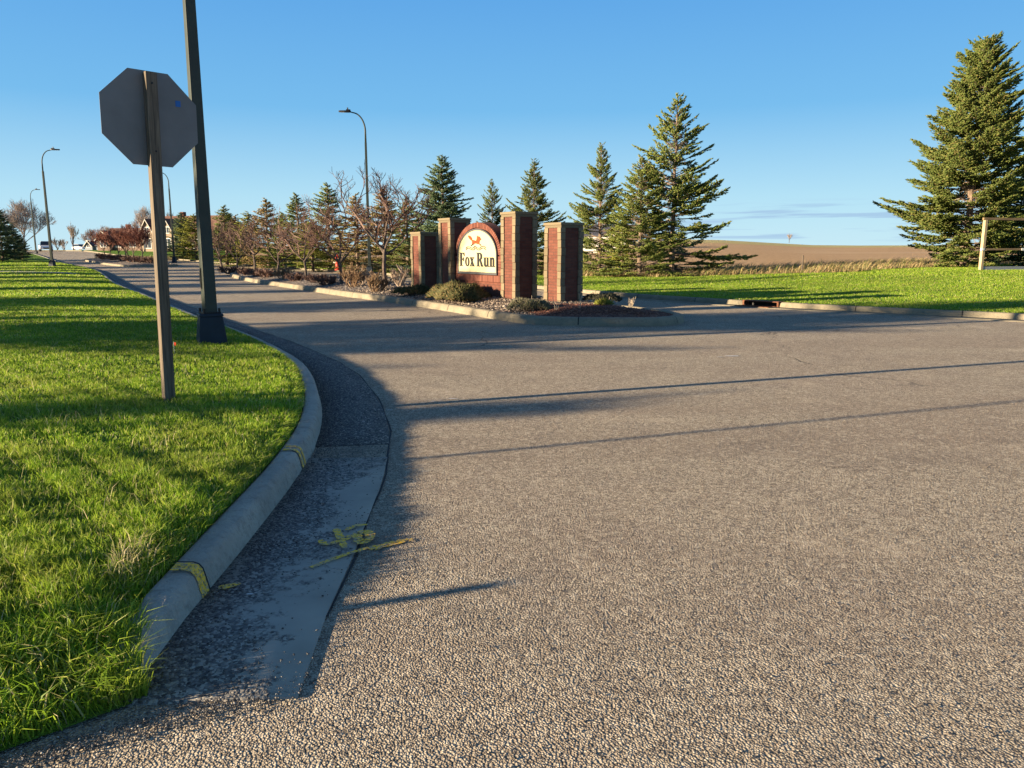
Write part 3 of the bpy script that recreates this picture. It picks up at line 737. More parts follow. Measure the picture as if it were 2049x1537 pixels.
# island rocks and mulch
n = 16000; X = rng.uniform(-19, 4, n); Y = rng.uniform(15.8, 54, n); Y = 15.8 + (Y - 15.8) * rng.uniform(0, 1, n) ** .7
m = inpoly(X, Y, b1); X, Y = X[m], Y[m]; mul = (Y < 18.3 + .2 * np.sin(X * 5)) & (X > .5)
n = 30000; X2 = rng.uniform(-6, 4, n); Y2 = rng.uniform(15.8, 27, n); m = inpoly(X2, Y2, b1) & ~((Y2 < 18.3) & (X2 > .5)); X2, Y2 = X2[m], Y2[m]
Xr = np.concatenate([X[~mul], X2]); Yr = np.concatenate([Y[~mul], Y2])
stones('river_rocks', Xr, Yr, Hbed(Xr, Yr) + .01, rng.uniform(.02, .055, len(Xr)), ROCK, 'grey and tan river rock covering the median bed')
n = 14000; X2 = rng.uniform(.3, 4, n); Y2 = rng.uniform(15.8, 18.8, n); m = inpoly(X2, Y2, b1); X2, Y2 = X2[m], Y2[m]
stones('wood_mulch', X2, Y2, Hbed(X2, Y2) + .008, rng.uniform(.015, .04, len(X2)), MULCH, 'reddish brown wood mulch on the tip of the median', .35)

# ---------------------------------------------------------------- the brick entrance monument
MROT = math.atan2(-.835, .55); EV = Vector((.55, -.835)); MV = Vector((.835, .55))
def em(e, m): return EV * e + MV * m
def pillar_parts(parent, h, cx=0, cy=0, seed=1, side=.70, z0=-.12):
    rnd = random.Random(seed); a = side / 2
    b = MB(); b.box(cx - a + .035, cx + a - .035, cy - a + .035, cy + a - .035, z0, h - .09)
    core = b.build('brick_core', BRICK, parent)
    w = .145
    for sx in (-1, 1):
        for sy in (-1, 1):
            b = MB(); z = z0
            while z < h - .115:
                hh = min(.185 + rnd.uniform(-.01, .01), h - .11 - z); j = lambda: rnd.uniform(-.010, .006)
                x0, x1 = sorted((sx * (a + j()), sx * (a - w + j()))); y0, y1 = sorted((sy * (a + j()), sy * (a - w + j())))
                b.box(cx + x0, cx + x1, cy + y0, cy + y1, z + .004, z + hh - .004); z += hh
            b.build('corner_stone', STONE, parent, bevel=.008)
    b = MB(); b.box(cx - a + .012, cx + a - .012, cy - a + .012, cy + a - .012, h - .115, h - .05); b.box(cx - a - .012, cx + a + .012, cy - a - .012, cy + a + .012, h - .048, h + .012)
    b.build('cap_stone', STONE, parent, bevel=.006)
    # soldier course under the cap, on each face
    return core
def solo_pillar(corner, zg, ztop, seed, label):
    c = Vector(corner) + EV * -.35 + MV * .35
    t = empty('brick_pillar', (c[0], c[1], zg), MROT, label, 'pillar', None)
    pillar_parts(t, ztop - zg, seed=seed); return t
ZB = .26
solo_pillar((-2.80, 23.9), ZB, 2.09, 5, 'short brick pillar with stone corners, the leftmost and farthest one beside the sign')
solo_pillar((1.18, 18.9), ZB, 2.20, 9, 'short free-standing brick pillar right of the sign, nearest the tip of the median')
wc = em(-18.56, 11.07)
sign = empty('entrance_sign', (wc[0], wc[1], ZB), MROT, 'brick monument sign with an arched cream panel reading Fox Run between two tall pillars', 'sign')
def build_sign():
    tl = Vector((-1.78, 22.5)) + EV * -.35 + MV * .35; tr = Vector((.083, 20.0)) + EV * -.35 + MV * .35
    for c, zt, sd in ((tl, 2.45, 3), (tr, 2.51, 4)):
        d = c - wc; lx = d.dot(EV); ly = d.dot(MV)
        p = empty('pillar', (lx, ly, 0)); p.parent = sign; pillar_parts(p, zt - ZB, seed=sd)
    lx0 = (tl - wc).dot(EV) + .33; lx1 = (tr - wc).dot(EV) - .33
    cx = (lx0 + lx1) / 2; A = (lx1 - lx0) / 2; zs = 1.42 - ZB; zt = 2.30 - ZB; bb = zt - zs
    # brick wall behind, profile: rectangle and half ellipse
    N = 40
    prof = [(lx0, -.2), (lx1, -.2), (lx1, zs)] + [(cx + A * math.cos(math.pi * i / N), zs + bb * math.sin(math.pi * i / N)) for i in range(1, N)] + [(lx0, zs)]
    MB().prism(prof, 'y', .05, .32).build('wall', BRICK, sign)
    # arch ring of soldier bricks and the row under the panel
    b = MB(); rw = .14; nb = 44
    for i in range(nb):
        t0 = math.pi * (i + .06) / nb; t1 = math.pi * (i + .94) / nb
        q = [(cx + (A - s) * math.cos(t), zs + (bb - s) * math.sin(t)) for t, s in ((t0, 0), (t1, 0), (t1, rw), (t0, rw))]
        b.prism(q, 'y', .0, .06)
    for sx in (lx0, lx1 - rw):
        z = .62
        while z < zs - .05: b.box(sx, sx + rw, 0, .06, z, z + .066); z += .073
    x = lx0 + .01
    while x < lx1 - .07: b.box(x, x + .066, -.012, .05, .44, .61); x += .073
    b.build('arch_bricks', SOLD, sign, bevel=.004)
    # cream panel with dark frame
    pa = A - rw - .03; pb = bb - rw - .03; z0 = .66
    def arch(a, b_, zb, n=40): return [(cx - a, zb), (cx + a, zb)] + [(cx + a * math.cos(math.pi * i / n), zs + b_ * math.sin(math.pi * i / n)) for i in range(0, n + 1)]
    PAN = mat_simple('cream_panel', (.50, .455, .27), .55, 0, .07, 2.5, 0, .3)
    FRM = mat_simple('panel_frame_grey', (.07, .07, .075), .5)
    INK = mat_simple('raised_letter_black', (.018, .018, .02), .5)
    ORG = mat_simple('emblem_orange', (.45, .05, .008), .5)
    panel = MB().prism(arch(pa - .035, pb - .035, z0 + .03), 'y', -.012, .03).build('sign_panel', PAN, sign)
    b = MB(); o_ = arch(pa, pb, z0 - .03); i_ = arch(pa - .04, pb - .04, z0 + .025); n = len(o_); v = []
    for y_ in (-.03, .04):
        for p in o_: v.append((p[0], y_, p[1]))
        for p in i_: v.append((p[0], y_, p[1]))
    f = []
    for i in range(n):
        j = (i + 1) % n
        f += [(i, j, n + j, n + i), (2 * n + i, 3 * n + i, 3 * n + j, 2 * n + j), (i, 2 * n + i, 2 * n + j, j), (n + i, n + j, 3 * n + j, 3 * n + i)]
    b.add(v, f); b.build('panel_frame', FRM, panel)
    # letters
    def curve_obj(name, loops, mat, par, depth=.009, y=-.0215):
        cu = bpy.data.curves.new(name, 'CURVE'); cu.dimensions = '2D'; cu.fill_mode = 'BOTH'; cu.extrude = depth
        for lp in loops:
            s = cu.splines.new('POLY'); s.points.add(len(lp) - 1); s.use_cyclic_u = True
            for k, p in enumerate(lp): s.points[k].co = (p[0], p[1], 0, 1)
        tmp = bpy.data.objects.new(name, cu); COL.objects.link(tmp); bpy.context.view_layer.update()
        me = bpy.data.meshes.new_from_object(tmp.evaluated_get(bpy.context.evaluated_depsgraph_get())); bpy.data.objects.remove(tmp)
        me.transform(Matrix.Translation((0, y, 0)) @ Matrix.Rotation(math.pi / 2, 4, 'X')); me.materials.clear()
        return link_mesh(name, me, mat, par)
    def ell(cx_, cy_, a, b_, n=24): return [(cx_ + a * math.cos(2 * math.pi * i / n), cy_ + b_ * math.sin(2 * math.pi * i / n)) for i in range(n)]
    L = {}
    L['F'] = (.62, [[(0, 0), (.36, 0), (.36, .045), (.27, .07), (.27, .47), (.40, .47), (.45, .36), (.49, .36), (.49, .66), (.45, .66), (.40, .55), (.27, .55), (.27, .92), (.44, .92), (.54, .74), (.59, .74), (.57, 1.0), (0, 1.0), (0, .955), (.09, .93), (.09, .07), (0, .045)]])
    L['o'] = (.50, [ell(.25, .335, .25, .35), ell(.25, .335, .105, .285)])
    L['x'] = (.54, [[(0, 0), (.19, 0), (.19, .04), (.14, .06), (.23, .24), (.31, .06), (.26, .04), (.26, 0), (.54, 0), (.54, .04), (.49, .06), (.32, .40), (.43, .60), (.50, .625), (.50, .67), (.31, .67), (.31, .625), (.36, .60), (.285, .46), (.21, .60), (.26, .625), (.26, .67), (0, .67), (0, .625), (.05, .60), (.19, .32), (.07, .06), (0, .04)]])
    L['R'] = (.74, [[(0, 0), (.35, 0), (.35, .045), (.27, .07), (.27, .46), (.33, .46), (.50, .05), (.54, 0), (.74, 0), (.74, .045), (.68, .07), (.50, .49), (.58, .56), (.63, .66), (.63, .80), (.58, .91), (.48, .98), (.36, 1.0), (0, 1.0), (0, .955), (.09, .93), (.09, .07), (0, .045)], [(.27, .55), (.27, .92), (.33, .92), (.41, .88), (.44, .80), (.44, .67), (.41, .59), (.33, .55)]])
    L['u'] = (.60, [[(0, .67), (0, .625), (.07, .60), (.07, .17), (.10, .06), (.17, -.01), (.26, -.02), (.33, .02), (.38, .08), (.38, 0), (.60, 0), (.60, .045), (.53, .07), (.53, .67), (.30, .67), (.30, .625), (.37, .60), (.37, .16), (.32, .09), (.27, .09), (.23, .15), (.23, .67)]])
    L['n'] = (.60, [[(0, 0), (.30, 0), (.30, .045), (.24, .07), (.24, .50), (.29, .57), (.33, .57), (.36, .52), (.36, .07), (.31, .045), (.31, 0), (.60, 0), (.60, .045), (.52, .07), (.52, .50), (.49, .61), (.43, .67), (.35, .68), (.28, .64), (.23, .58), (.23, .67), (0, .67), (0, .625), (.07, .60), (.07, .07), (0, .045)]])
    word = 'Fox Run'; gap = .055; tot = sum(L[c][0] + gap if c != ' ' else .20 for c in word) - gap
    Wd = 1.90; ch = .375; kx = Wd / tot; x = cx - Wd / 2 + .015; zb = z0 + .185
    for c in word:
        if c == ' ': x += .20 * kx; continue
        wd, loops = L[c]
        curve_obj('letter', [[(x + p[0] * kx, zb + p[1] * ch) for p in lp] for lp in loops], INK, panel); x += (wd + gap) * kx
    # running animal emblem, traced from the sign at its size: orange body, dark lower legs and outline, two waves below
    def T(pts, s=.00147, ox=590, oy=460): return [(cx + (p[0] - ox) * s * 1.72, zb + ch + (oy - p[1]) * s) for p in pts]
    body = [(412, 150), (425, 132), (450, 145), (478, 165), (496, 190), (504, 222), (540, 228), (585, 240), (597, 205), (605, 172), (608, 145), (628, 158), (655, 160), (668, 178), (672, 195), (690, 218), (676, 230), (660, 244), (655, 270), (652, 300), (620, 302), (580, 290), (535, 295), (505, 312), (492, 318), (500, 285), (498, 245), (470, 225), (440, 200), (422, 175)]
    # drawn in three y layers so nothing is coplanar
    curve_obj('fox_emblem', [T(body)], ORG, panel, .006, -.0185)
    def line2(pts, w, name='wave_line', y=-.0195):
        P = [Vector(p) for p in catmull(T(pts), .01)]; a = []; b_ = []
        for i, p in enumerate(P):
            t = (P[min(i + 1, len(P) - 1)] - P[max(i - 1, 0)]).normalized(); a.append((p[0] - t[1] * w, p[1] + t[0] * w)); b_.append((p[0] + t[1] * w, p[1] - t[0] * w))
        curve_obj(name, [a + b_[::-1]], INK, panel, .006, y)
    line2([(476, 332), (500, 315), (540, 292)], .014, 'fox_leg', -.0225); line2([(655, 300), (672, 312), (690, 332)], .013, 'fox_leg', -.0225)
    line2([(452, 148), (480, 172), (494, 210)], .006, 'fox_outline', -.0235); line2([(520, 236), (560, 246), (590, 246)], .006, 'fox_outline', -.0235)
    line2([(668, 180), (672, 196), (690, 218)], .008, 'fox_outline', -.0235)
    line2([(360, 378), (400, 350), (450, 358), (500, 378), (540, 358), (560, 340), (600, 368), (650, 378), (700, 350), (750, 345), (785, 370)], .009)
    line2([(365, 408), (400, 378), (440, 384), (500, 406), (545, 400), (560, 372), (610, 400), (650, 408), (700, 382), (745, 375), (785, 404)], .009)
build_sign()

# ---------------------------------------------------------------- stop sign seen from behind
def build_stop():
    b0 = on(338, 800, Hl); t = empty('stop_sign', b0, R_(41), 'grey back of an octagonal road sign on a square wooden post in the near lawn', 'sign')
    t.rotation_euler = (R_(0), R_(1.0), R_(41))
    b = MB(); a = .046; b.box(-a, a, -a, a, -.25, 2.84); b.build('post', WOOD, t, bevel=.004)
    b = MB(); r = .394 / math.cos(math.pi / 8); z = 2.465
    oc = [(r * math.cos(math.pi / 8 + i * math.pi / 4), z + r * math.sin(math.pi / 8 + i * math.pi / 4)) for i in range(8)]
    b.prism(oc, 'y', a + .002, a + .006); bl = b.build('sign_blade', ALU, t)
    b = MB(); r2 = r * .995; oc2 = [(p[0] * .995, (p[1] - z) * .995 + z) for p in oc]; b.prism(oc2, 'y', a + .0062, a + .0072)
    b.build('sign_face', mat_simple('red_sheeting', (.45, .02, .02), .4), bl)
    for zz in (z - .28, z + .28): MB().tube([(0, -a - .008, zz), (0, a + .012, zz)], .008, 8).build('bolt', BLACK, t)
    st = MB(); st.box(.215, .258, a - .0012, a + .0018, z + .130, z + .180); st.build('sticker', mat_simple('blue_sticker', (.02, .13, .42), .5), bl)
build_stop()

# ---------------------------------------------------------------- street lamps
def make_lamp():
    t = empty('street_lamp', (0, 0, 0))
    b = MB(); b.frustum(.088, .060, .44, 7.35); b.build('pole', POLE, t, bevel=.012)
    b = MB(); b.frustum(.215, .158, -.15, .40); b.frustum(.172, .165, .401, .44); bc = b.build('base_cover', POLEB, t, bevel=.01); bc.rotation_euler = (0, 0, R_(-9))
    b = MB(); b.box(-.125, .125, -.125, .125, .441, .465)
    for sx in (-1, 1):
        for sy in (-1, 1): b.tube([(sx * .108, sy * .108, .46), (sx * .108, sy * .108, .52)], .017, 8)
    b.build('anchor_plate', BLACK, t)
    b = MB(); pr = []
    for i in range(13): an = math.pi * i / 12; pr.append((.06 * math.sin(an), .95 - .15 * math.cos(an)))
    b.prism(pr, 'x', -.098, -.082); b.build('handhole_cover', BLACK, t)
    b = MB(); pts = [(0, 0, 7.3)]
    for i in range(13): an = R_(i * 6.7); pts.append((.66 - .66 * math.cos(an), 0, 7.95 + .98 * math.sin(an)))
    pts.append((.88, 0, 8.99)); b.tube(pts, [.055] + [.048 - .0012 * i for i in range(13)] + [.03], 8); b.build('arm', POLE, t, True)
    b = MB(); b.prism([(.75, -.08), (.86, -.14), (1.1, -.15), (1.38, -.08), (1.43, 0), (1.38, .08), (1.1, .15), (.86, .14), (.75, .08)], 'z', 8.95, 9.03); b.box(.78, 1.02, -.07, .07, 9.03, 9.10)
    hd = b.build('lamp_head', BLACK, t, bevel=.01)
    b = MB(); b.tube([(.93, 0, 9.09), (.93, 0, 9.2)], .035, 8); b.build('light_sensor', BLACK, hd)
    b = MB(); b.box(1.06, 1.34, -.08, .08, 8.942, 8.952); b.build('lens', mat_simple('lamp_lens', (.5, .52, .52), .2), hd)
    return t
lamp0 = make_lamp()
def place_lamp(i, base, rz, label, s=1):
    o = lamp0 if i == 0 else copy_tree(lamp0); o.location = base; o.rotation_euler = (0, 0, rz); o.scale = (s, s, s); tag(o, label, 'street lamp', 'street lamps along the entrance road'); return o
RD = math.atan2(.5, .866)
l0 = on(424, 686, Hl); place_lamp(0, l0, R_(37), 'tall dark green lamp post with boxy base cover, close behind the wooden sign post')
place_lamp(1, on(740, 550, Hr), R_(188), 'lamp post beyond the right kerb with its arm curving left, behind the bare median trees')
place_lamp(2, on(105, 533, Hl), R_(5), 'leaning-looking lamp post at the left road edge with its arm curving right over the road')
place_lamp(3, (atx(72, 108), 108, float(rise(-66, 108)) - .1), R_(3), 'farthest small lamp post at the left, in front of the large bare tree', .97)
place_lamp(4, on(349, 523, Hr), R_(190), 'far lamp post beside the brown house, half hidden by the wooden sign post', .96)

# ---------------------------------------------------------------- spruces
def spindles(P, D, Ln, Rd):
    n = len(P); D = D / np.linalg.norm(D, axis=1, keepdims=True); up = np.tile([0, 0, 1.], (n, 1)); up[np.abs(D[:, 2]) > .9] = (1, 0, 0)
    U = np.cross(D, up); U /= np.linalg.norm(U, axis=1, keepdims=True); W = np.cross(D, U)
    V = np.zeros((n, 5, 3)); V[:, 0] = P; V[:, 4] = P + D * Ln[:, None]
    ph = rng.uniform(0, 6.28, n)
    for j in range(3):
        a = ph + j * 2.0944; V[:, 1 + j] = P + D * (Ln * .35)[:, None] + (U * np.cos(a)[:, None] + W * np.sin(a)[:, None]) * Rd[:, None]
    F = np.array([(0, 2, 1), (0, 3, 2), (0, 1, 3), (4, 1, 2), (4, 2, 3), (4, 3, 1)]); b = (np.arange(n) * 5)[:, None, None]
    return V.reshape(-1, 3), (F[None] + b).reshape(-1, 3)
def make_spruce(seed, Ht, R, z0, inner, mat, sp=1.0, up0=-8, up1=35, powr=.85, shoot=.15, trunk_r=.13, twigmat=None, dens=1.0, broken=.0, name='spruce_tree'):
    rnd = random.Random(seed); t = empty(name, (0, 0, 0)); wood = MB(); twig = MB()
    wood.tube([(rnd.uniform(-.04, .04), rnd.uniform(-.04, .04), z) if z > 0 else (0, 0, z) for z in np.linspace(-.3, Ht * .99, 9)], [trunk_r * (1 - .93 * k / 8) + .008 for k in range(9)], 7)
    P = []; D = []; Ln = []; z = z0
    while z < Ht - .12:
        q = (z - z0) / (Ht - z0); nb = rnd.choice([5, 6, 6, 7]) if q < .85 else 5; a0 = rnd.uniform(0, 6.28)
        for k in range(nb):
            if rnd.random() < broken: continue
            az = a0 + 6.283 * k / nb + rnd.uniform(-.35, .35); L = max(.12, R * (1 - q) ** powr * rnd.uniform(.55, 1.15) * (1 + .09 * math.sin(az * 2 + z * 1.1 + seed) + .08 * math.sin(az * 3 - z * 2.3))); el = R_(up0 + (up1 - up0) * q + rnd.uniform(-13, 13))
            if q < .12: L *= .75 + 2 * q
            n = max(3, int(L / .22)); pts = [Vector((0, 0, z + rnd.uniform(-.2, .2)))]; cur = el; hd = Vector((math.cos(az), math.sin(az), 0))
            for i in range(n): cur += R_(22 if q < .6 else 10) / n * (i / n) * 1.6; pts.append(pts[-1] + (hd * math.cos(cur) + Vector((0, 0, math.sin(cur)))) * (L / n))
            wood.tube(pts, [.012 + .016 * L * (1 - i / n) * .6 for i in range(n + 1)], 3, False)
            side = Vector((-hd.y, hd.x, 0)); nst = max(2, int(L / .105 * sp))
            for j in range(nst):
                f = (j + .7) / nst; u = f * n; i = min(int(u), n - 1); p = pts[i].lerp(pts[i + 1], u - i); dr = (pts[i + 1] - pts[i]).normalized()
                if f < inner:
                    if twigmat and rnd.random() < .6:
                        d2 = (dr * .5 + side * rnd.choice((-1, 1)) * rnd.uniform(.4, 1) + Vector((0, 0, rnd.uniform(-.7, .3)))).normalized(); l2 = rnd.uniform(.2, .55)
                        wood.tube([p, p + d2 * l2 * .6, p + d2 * l2 + Vector((0, 0, -.07))], [.008, .006, .003], 3, False, 1)
                    continue
                for s_ in (-1, 1):
                    if rnd.random() > .92 * dens: continue
                    bl = (.10 + .36 * L * (1 - f) ** .7 * rnd.uniform(.6, 1.1)) if L > .35 else .08; bd = (dr * .75 + side * s_ * .75 + Vector((0, 0, rnd.uniform(-.28, .12)))).normalized()
                    m = max(1, int(bl / (shoot * .62)))
                    for c in range(m):
                        pp = p + bd * (bl * c / m)
                        for e in range(2):
                            dd = bd + side * rnd.uniform(-.6, .6) + dr * rnd.uniform(-.3, .6) + Vector((0, 0, rnd.uniform(-.25, .5))); P.append(pp); D.append(dd); Ln.append(shoot * rnd.uniform(.7, 1.25))
                P.append(p); D.append(dr + Vector((rnd.uniform(-.3, .3), rnd.uniform(-.3, .3), rnd.uniform(-.1, .4)))); Ln.append(shoot * rnd.uniform(.8, 1.2))
        z += (.34 - .20 * q) * (Ht / 9.) ** .5 / sp
    for k in range(16): P.append(Vector((0, 0, Ht - .5 + .03 * k))); D.append(Vector((rnd.uniform(-.5, .5), rnd.uniform(-.5, .5), 1))); Ln.append(.16)
    P = np.array([tuple(p) for p in P]); D = np.array([tuple(d) for d in D]); Ln = np.array(Ln)
    v, f = spindles(P, D, Ln, Ln * .17); cr = np_mesh('crown', v, f, mat, t)
    wood.build('trunk', [BARK, twigmat] if twigmat else BARK, t)
    return t
PR = {}
PR['open'] = (make_spruce(11, 9, 3.65, .25, .32, NEED_G, 1.25, -8, 40, .74, .17, .15, TWIG_G, .85, .24), 9)
PR['tall'] = (make_spruce(12, 11, 4.3, .3, .24, NEED_G, 1.55, -5, 36, .62, .18, .2, TWIG_G, 1, .12), 11)
PR['broad'] = (make_spruce(17, 6, 2.3, .15, .1, NEED_B, 1.0, 0, 40, .42, .17, .12, None, 1, .02), 6)
PR['blue'] = (make_spruce(13, 7, 2.45, .2, .12, NEED_B, 1.2, -4, 28, .70, .15, .12, None, 1, .02), 7)
PR['olive'] = (make_spruce(14, 5, 1.75, .3, .15, NEED_Y, 1.0, -10, 30, .62, .14, .09, TWIG_B, .9, .08), 5)
PR['green'] = (make_spruce(15, 6, 1.75, .3, .15, NEED_G, 1.1, -8, 35, .75, .14, .1, TWIG_B, .9, .06), 6)
PR['brown'] = (make_spruce(16, 5.5, 1.7, .3, .1, NEED_R, 1.05, -8, 30, .70, .15, .1, TWIG_B, .9, .1), 5.5)
used = set()
def put_spruce(kind, x, y, z, ht, wid, rz, label, group, cat='spruce'):
    pr, h0 = PR[kind]; o = pr if kind not in used else copy_tree(pr); used.add(kind)
    s = ht / h0; o.location = (x, y, z - .05); o.rotation_euler = (0, 0, rz); o.scale = (s * wid, s * wid, s); tag(o, label, cat, group); return o
def top_h(py, Y, zb): p = R_(9.87); a = math.atan((768.5 - py) / 1540.) - p; return CAMH + Y * math.tan(a) - zb
G1 = 'spruces beyond the right lawn'
for kind, px, Y, top, wid, rz, label in [
    ('tall', 1932, 42, 74, 1.0, .3, 'tallest spruce at the right edge of the photo, beside the timber frame'),
    ('blue', 2075, 45, 200, 1.35, 1.2, 'spruce cut by the right frame edge, behind the timber frame'),
    ('open', 1345, 40.5, 192, 1.05, 2.1, 'tallest open spruce in the middle distance with its pale trunk showing, before the ploughed field'),
    ('open', 1280, 39, 312, 1.15, 4.3, 'medium spruce leaning into the left side of the tall open one'),
    ('open', 1200, 42, 288, .85, .7, 'slim open spruce right of the short pillar, with sky through its branches'),
    ('open', 1068, 44, 320, .95, 3.3, 'spruce whose top shows above the tallest brick pillar'),
    ('open', 985, 47, 360, .72, 5.2, 'pale slender spruce top above the arch of the brick sign'),
    ('blue', 887, 44, 312, 1.25, .2, 'dense dark blue-green spruce left of the arched sign'),
    ('green', 815, 48, 395, 1.61, 1.0, 'low green spruce behind the shortest left pillar and the lamp'),
    ('brown', 770, 52, 378, 1.61, 2.0, 'browning spruce behind the speckled-trunk bare tree'),
    ('brown', 715, 55, 388, 1.61, 3.0, 'browning spruce just left of the lamp post beyond the kerb'),
    ('green', 660, 60, 368, 1.61, 3.9, 'spruce with a dark pointed leader above the fire hydrant'),
    ('green', 598, 62, 388, 1.69, 4.7, 'grey-green spruce behind the third bare median tree'),
    ('brown', 537, 66, 398, 1.69, 5.5, 'brown-topped spruce between the middle bare median trees'),
    ('olive', 500, 69, 425, 1.77, .5, 'short olive spruce behind the leftward bare median trees'),
    ('green', 452, 72, 412, 1.85, 1.5, 'spruce just right of the near lamp post'),
    ('olive', 392, 82, 428, 1.77, 2.5, 'olive spruce partly hidden by the near lamp post'),
    ('blue', 367, 86, 425, 1.48, 3.5, 'blue-green spruce beside the brown house'),
    ('olive', 625, 57, 440, 1.77, 2.2, 'low bushy olive spruce filling the gap above the second tree from the hydrant'),
    ('brown', 475, 74, 430, 1.93, 3.2, 'low brown spruce filling the row behind the leftmost median trees'),
    ('olive', 1245, 41, 440, 1.85, 2.9, 'low bushy spruce at the foot of the two spruces right of the pillars'),
    ('brown', 840, 50, 430, 1.93, 4.2, 'low brown spruce behind the short left pillar'),
    ('green', 568, 65, 425, 1.93, 5.2, 'small green spruce between the grey-green and the brown-topped ones'),
    ('olive', 1110, 46, 455, 2.09, .9, 'low olive spruce between the two right pillars')]:
    X = atx(px, Y); zb = float(Hr(X, Y)); put_spruce(kind, X, Y, zb, top_h(top, Y, zb), wid, rz, label, G1)
# dark evergreens left of the road, the near ones cast the shadows over lawn and road
G2 = 'evergreens left of the road'
S2 = Vector((.937, .35)); N2 = Vector((-.35, .937))
for i, (s_, q, ht, wid, kind, label) in enumerate([
    (-29, 95, 5.0, 1.2, 'blue', 'dark evergreen just outside the left frame edge'),
    (-27.8, 14.0, 8.8, 1.44, 'broad', 'evergreen outside the frame, nearest the corner'),
    (-27.0, 22.3, 7.6, 1.37, 'broad', 'evergreen outside the frame, second from the corner'),
    (-26.2, 30.7, 6.9, 0.94, 'broad', 'evergreen outside the frame, third from the corner'),
    (-27.8, 37.5, 7.6, 1.12, 'broad', 'evergreen outside the frame, fourth from the corner'),
    (-27.0, 43.5, 7.1, 1.06, 'broad', 'evergreen outside the frame, fifth from the corner'),
    (-26.2, 50.0, 7.9, 1.19, 'broad', 'evergreen outside the frame, sixth from the corner'),
    (-27.8, 57.5, 7.1, 1.12, 'broad', 'evergreen outside the frame, seventh from the corner'),
    (-27.0, 65.0, 7.4, 1.25, 'broad', 'evergreen outside the frame, eighth from the corner'),
    (-26.2, 74.0, 7.1, 1.25, 'broad', 'evergreen outside the frame, ninth from the corner'),
    (-27.8, 85.0, 6.6, 1.38, 'broad', 'evergreen outside the frame, tenth from the corner'),
    (-25, 7.0, 5.0, 0.95, 'broad', 'narrow young evergreen outside the frame beside the cross street'),
    (-29, 17.2, 5.6, 0.45, 'broad', 'small evergreen outside the frame between the first two')]):
    p = S2 * s_ + N2 * q; put_spruce(kind, p[0], p[1], float(Hl(p[0], p[1])), ht, wid, i * 1.3, label, G2, 'evergreen')

for px, Y, top, wid, label in [(4, 76, 412, 1.25, 'dark evergreen cut by the left frame edge'), (28, 80, 446, 1.3, 'lower dark evergreen at the left beside the large bare tree'), (44, 84, 470, 1.4, 'lowest dark evergreen at the left, next to the far lamp post')]:
    X = atx(px, Y); zb = float(Hl(X, Y)); put_spruce('blue', X, Y, zb, top_h(top, Y, zb), wid, px, label, G2, 'evergreen')

# ---------------------------------------------------------------- bare trees and shrubs
def make_bare(seed, Ht, spread, trunk_h, tr, mat, barkmat, levels=5, kids=3, stems=1, twl=.35, name='bare_tree', upness=.35, dotted=False, wt=1.0):
    rnd = random.Random(seed); t = empty(name); wood = MB(); tw = MB(); cnt = [0]
    def grow(p, d, L, r, lv):
        n = 3; pts = [p]; dd = d.copy()
        for i in range(n):
            dd = (dd + Vector((rnd.uniform(-.22, .22), rnd.uniform(-.22, .22), rnd.uniform(-.05, .2) * upness * 2))).normalized(); pts.append(pts[-1] + dd * L / n)
        m = wood if lv <= 1 else tw; m.tube(pts, [r * (1 - .35 * i / n) for i in range(n + 1)], 5 if lv <= 1 else 3, False); cnt[0] += 1
        if lv >= levels: return
        k = kids + (1 if rnd.random() < .5 else 0)
        for j in range(k):
            f = rnd.uniform(.35, 1) if j else 1.0; i = min(int(f * n), n - 1); q = pts[i].lerp(pts[i + 1], f * n - i)
            ax = Vector((rnd.uniform(-1, 1), rnd.uniform(-1, 1), rnd.uniform(-.4, .8))); nd = (dd * 1.0 + ax * (.85 if j else .35) * spread + Vector((0, 0, upness * .3))).normalized()
            grow(q, nd, L * rnd.uniform(.55, .82), max(r * (.66 if j else .78), .0035 * wt), lv + 1)
    if stems == 1:
        pts = [(0, 0, -.1), (rnd.uniform(-.04, .04), rnd.uniform(-.04, .04), trunk_h * .5), (rnd.uniform(-.06, .06), rnd.uniform(-.06, .06), trunk_h)]
        wood.tube(pts, [tr * 1.25, tr, tr * .85], 7); base = Vector(pts[-1]); n0 = 4
        for j in range(n0):
            a = 6.283 * j / n0 + rnd.uniform(-.4, .4); c = rnd.uniform(.45, 1.0) * spread
            grow(base - Vector((0, 0, rnd.uniform(0, .25) * trunk_h)), Vector((math.cos(a) * c, math.sin(a) * c, 1)).normalized(), (Ht - trunk_h) * .42, tr * .6, 1)
        grow(base, Vector((.05, 0, 1)), (Ht - trunk_h) * .45, tr * .65, 1)
    else:
        for j in range(stems):
            a = 6.283 * j / stems + rnd.uniform(-.3, .3); c = rnd.uniform(.2, .9) * spread
            grow(Vector((math.cos(a) * tr, math.sin(a) * tr, -.05)), Vector((math.cos(a) * c, math.sin(a) * c, 1)).normalized(), Ht * .42, tr * .5, 1)
    wood.build('trunk' if stems == 1 else 'stem', barkmat, t)
    tw.build('crown' if stems == 1 else 'twigs', mat, t)
    return t
BP = {}
BP['crabA'] = make_bare(21, 3.7, 1.9, 1.35, .07, TWIG_R, BARKG, 7, 2, 1, upness=.14, wt=1.0)
BP['crabB'] = make_bare(22, 3.2, 2.0, .85, .07, TWIG_R, BARKG, 7, 2, 1, upness=.14, wt=1.0)
BP['crabC'] = make_bare(23, 3.4, 1.8, 1.1, .055, TWIG_R, BARKG, 7, 2, 1, upness=.16, wt=1.0)
BP['red'] = make_bare(24, 3.2, 1.2, 1.0, .05, TWIG_D, BARKG, 6, 3, 1, upness=.2, wt=2.4)
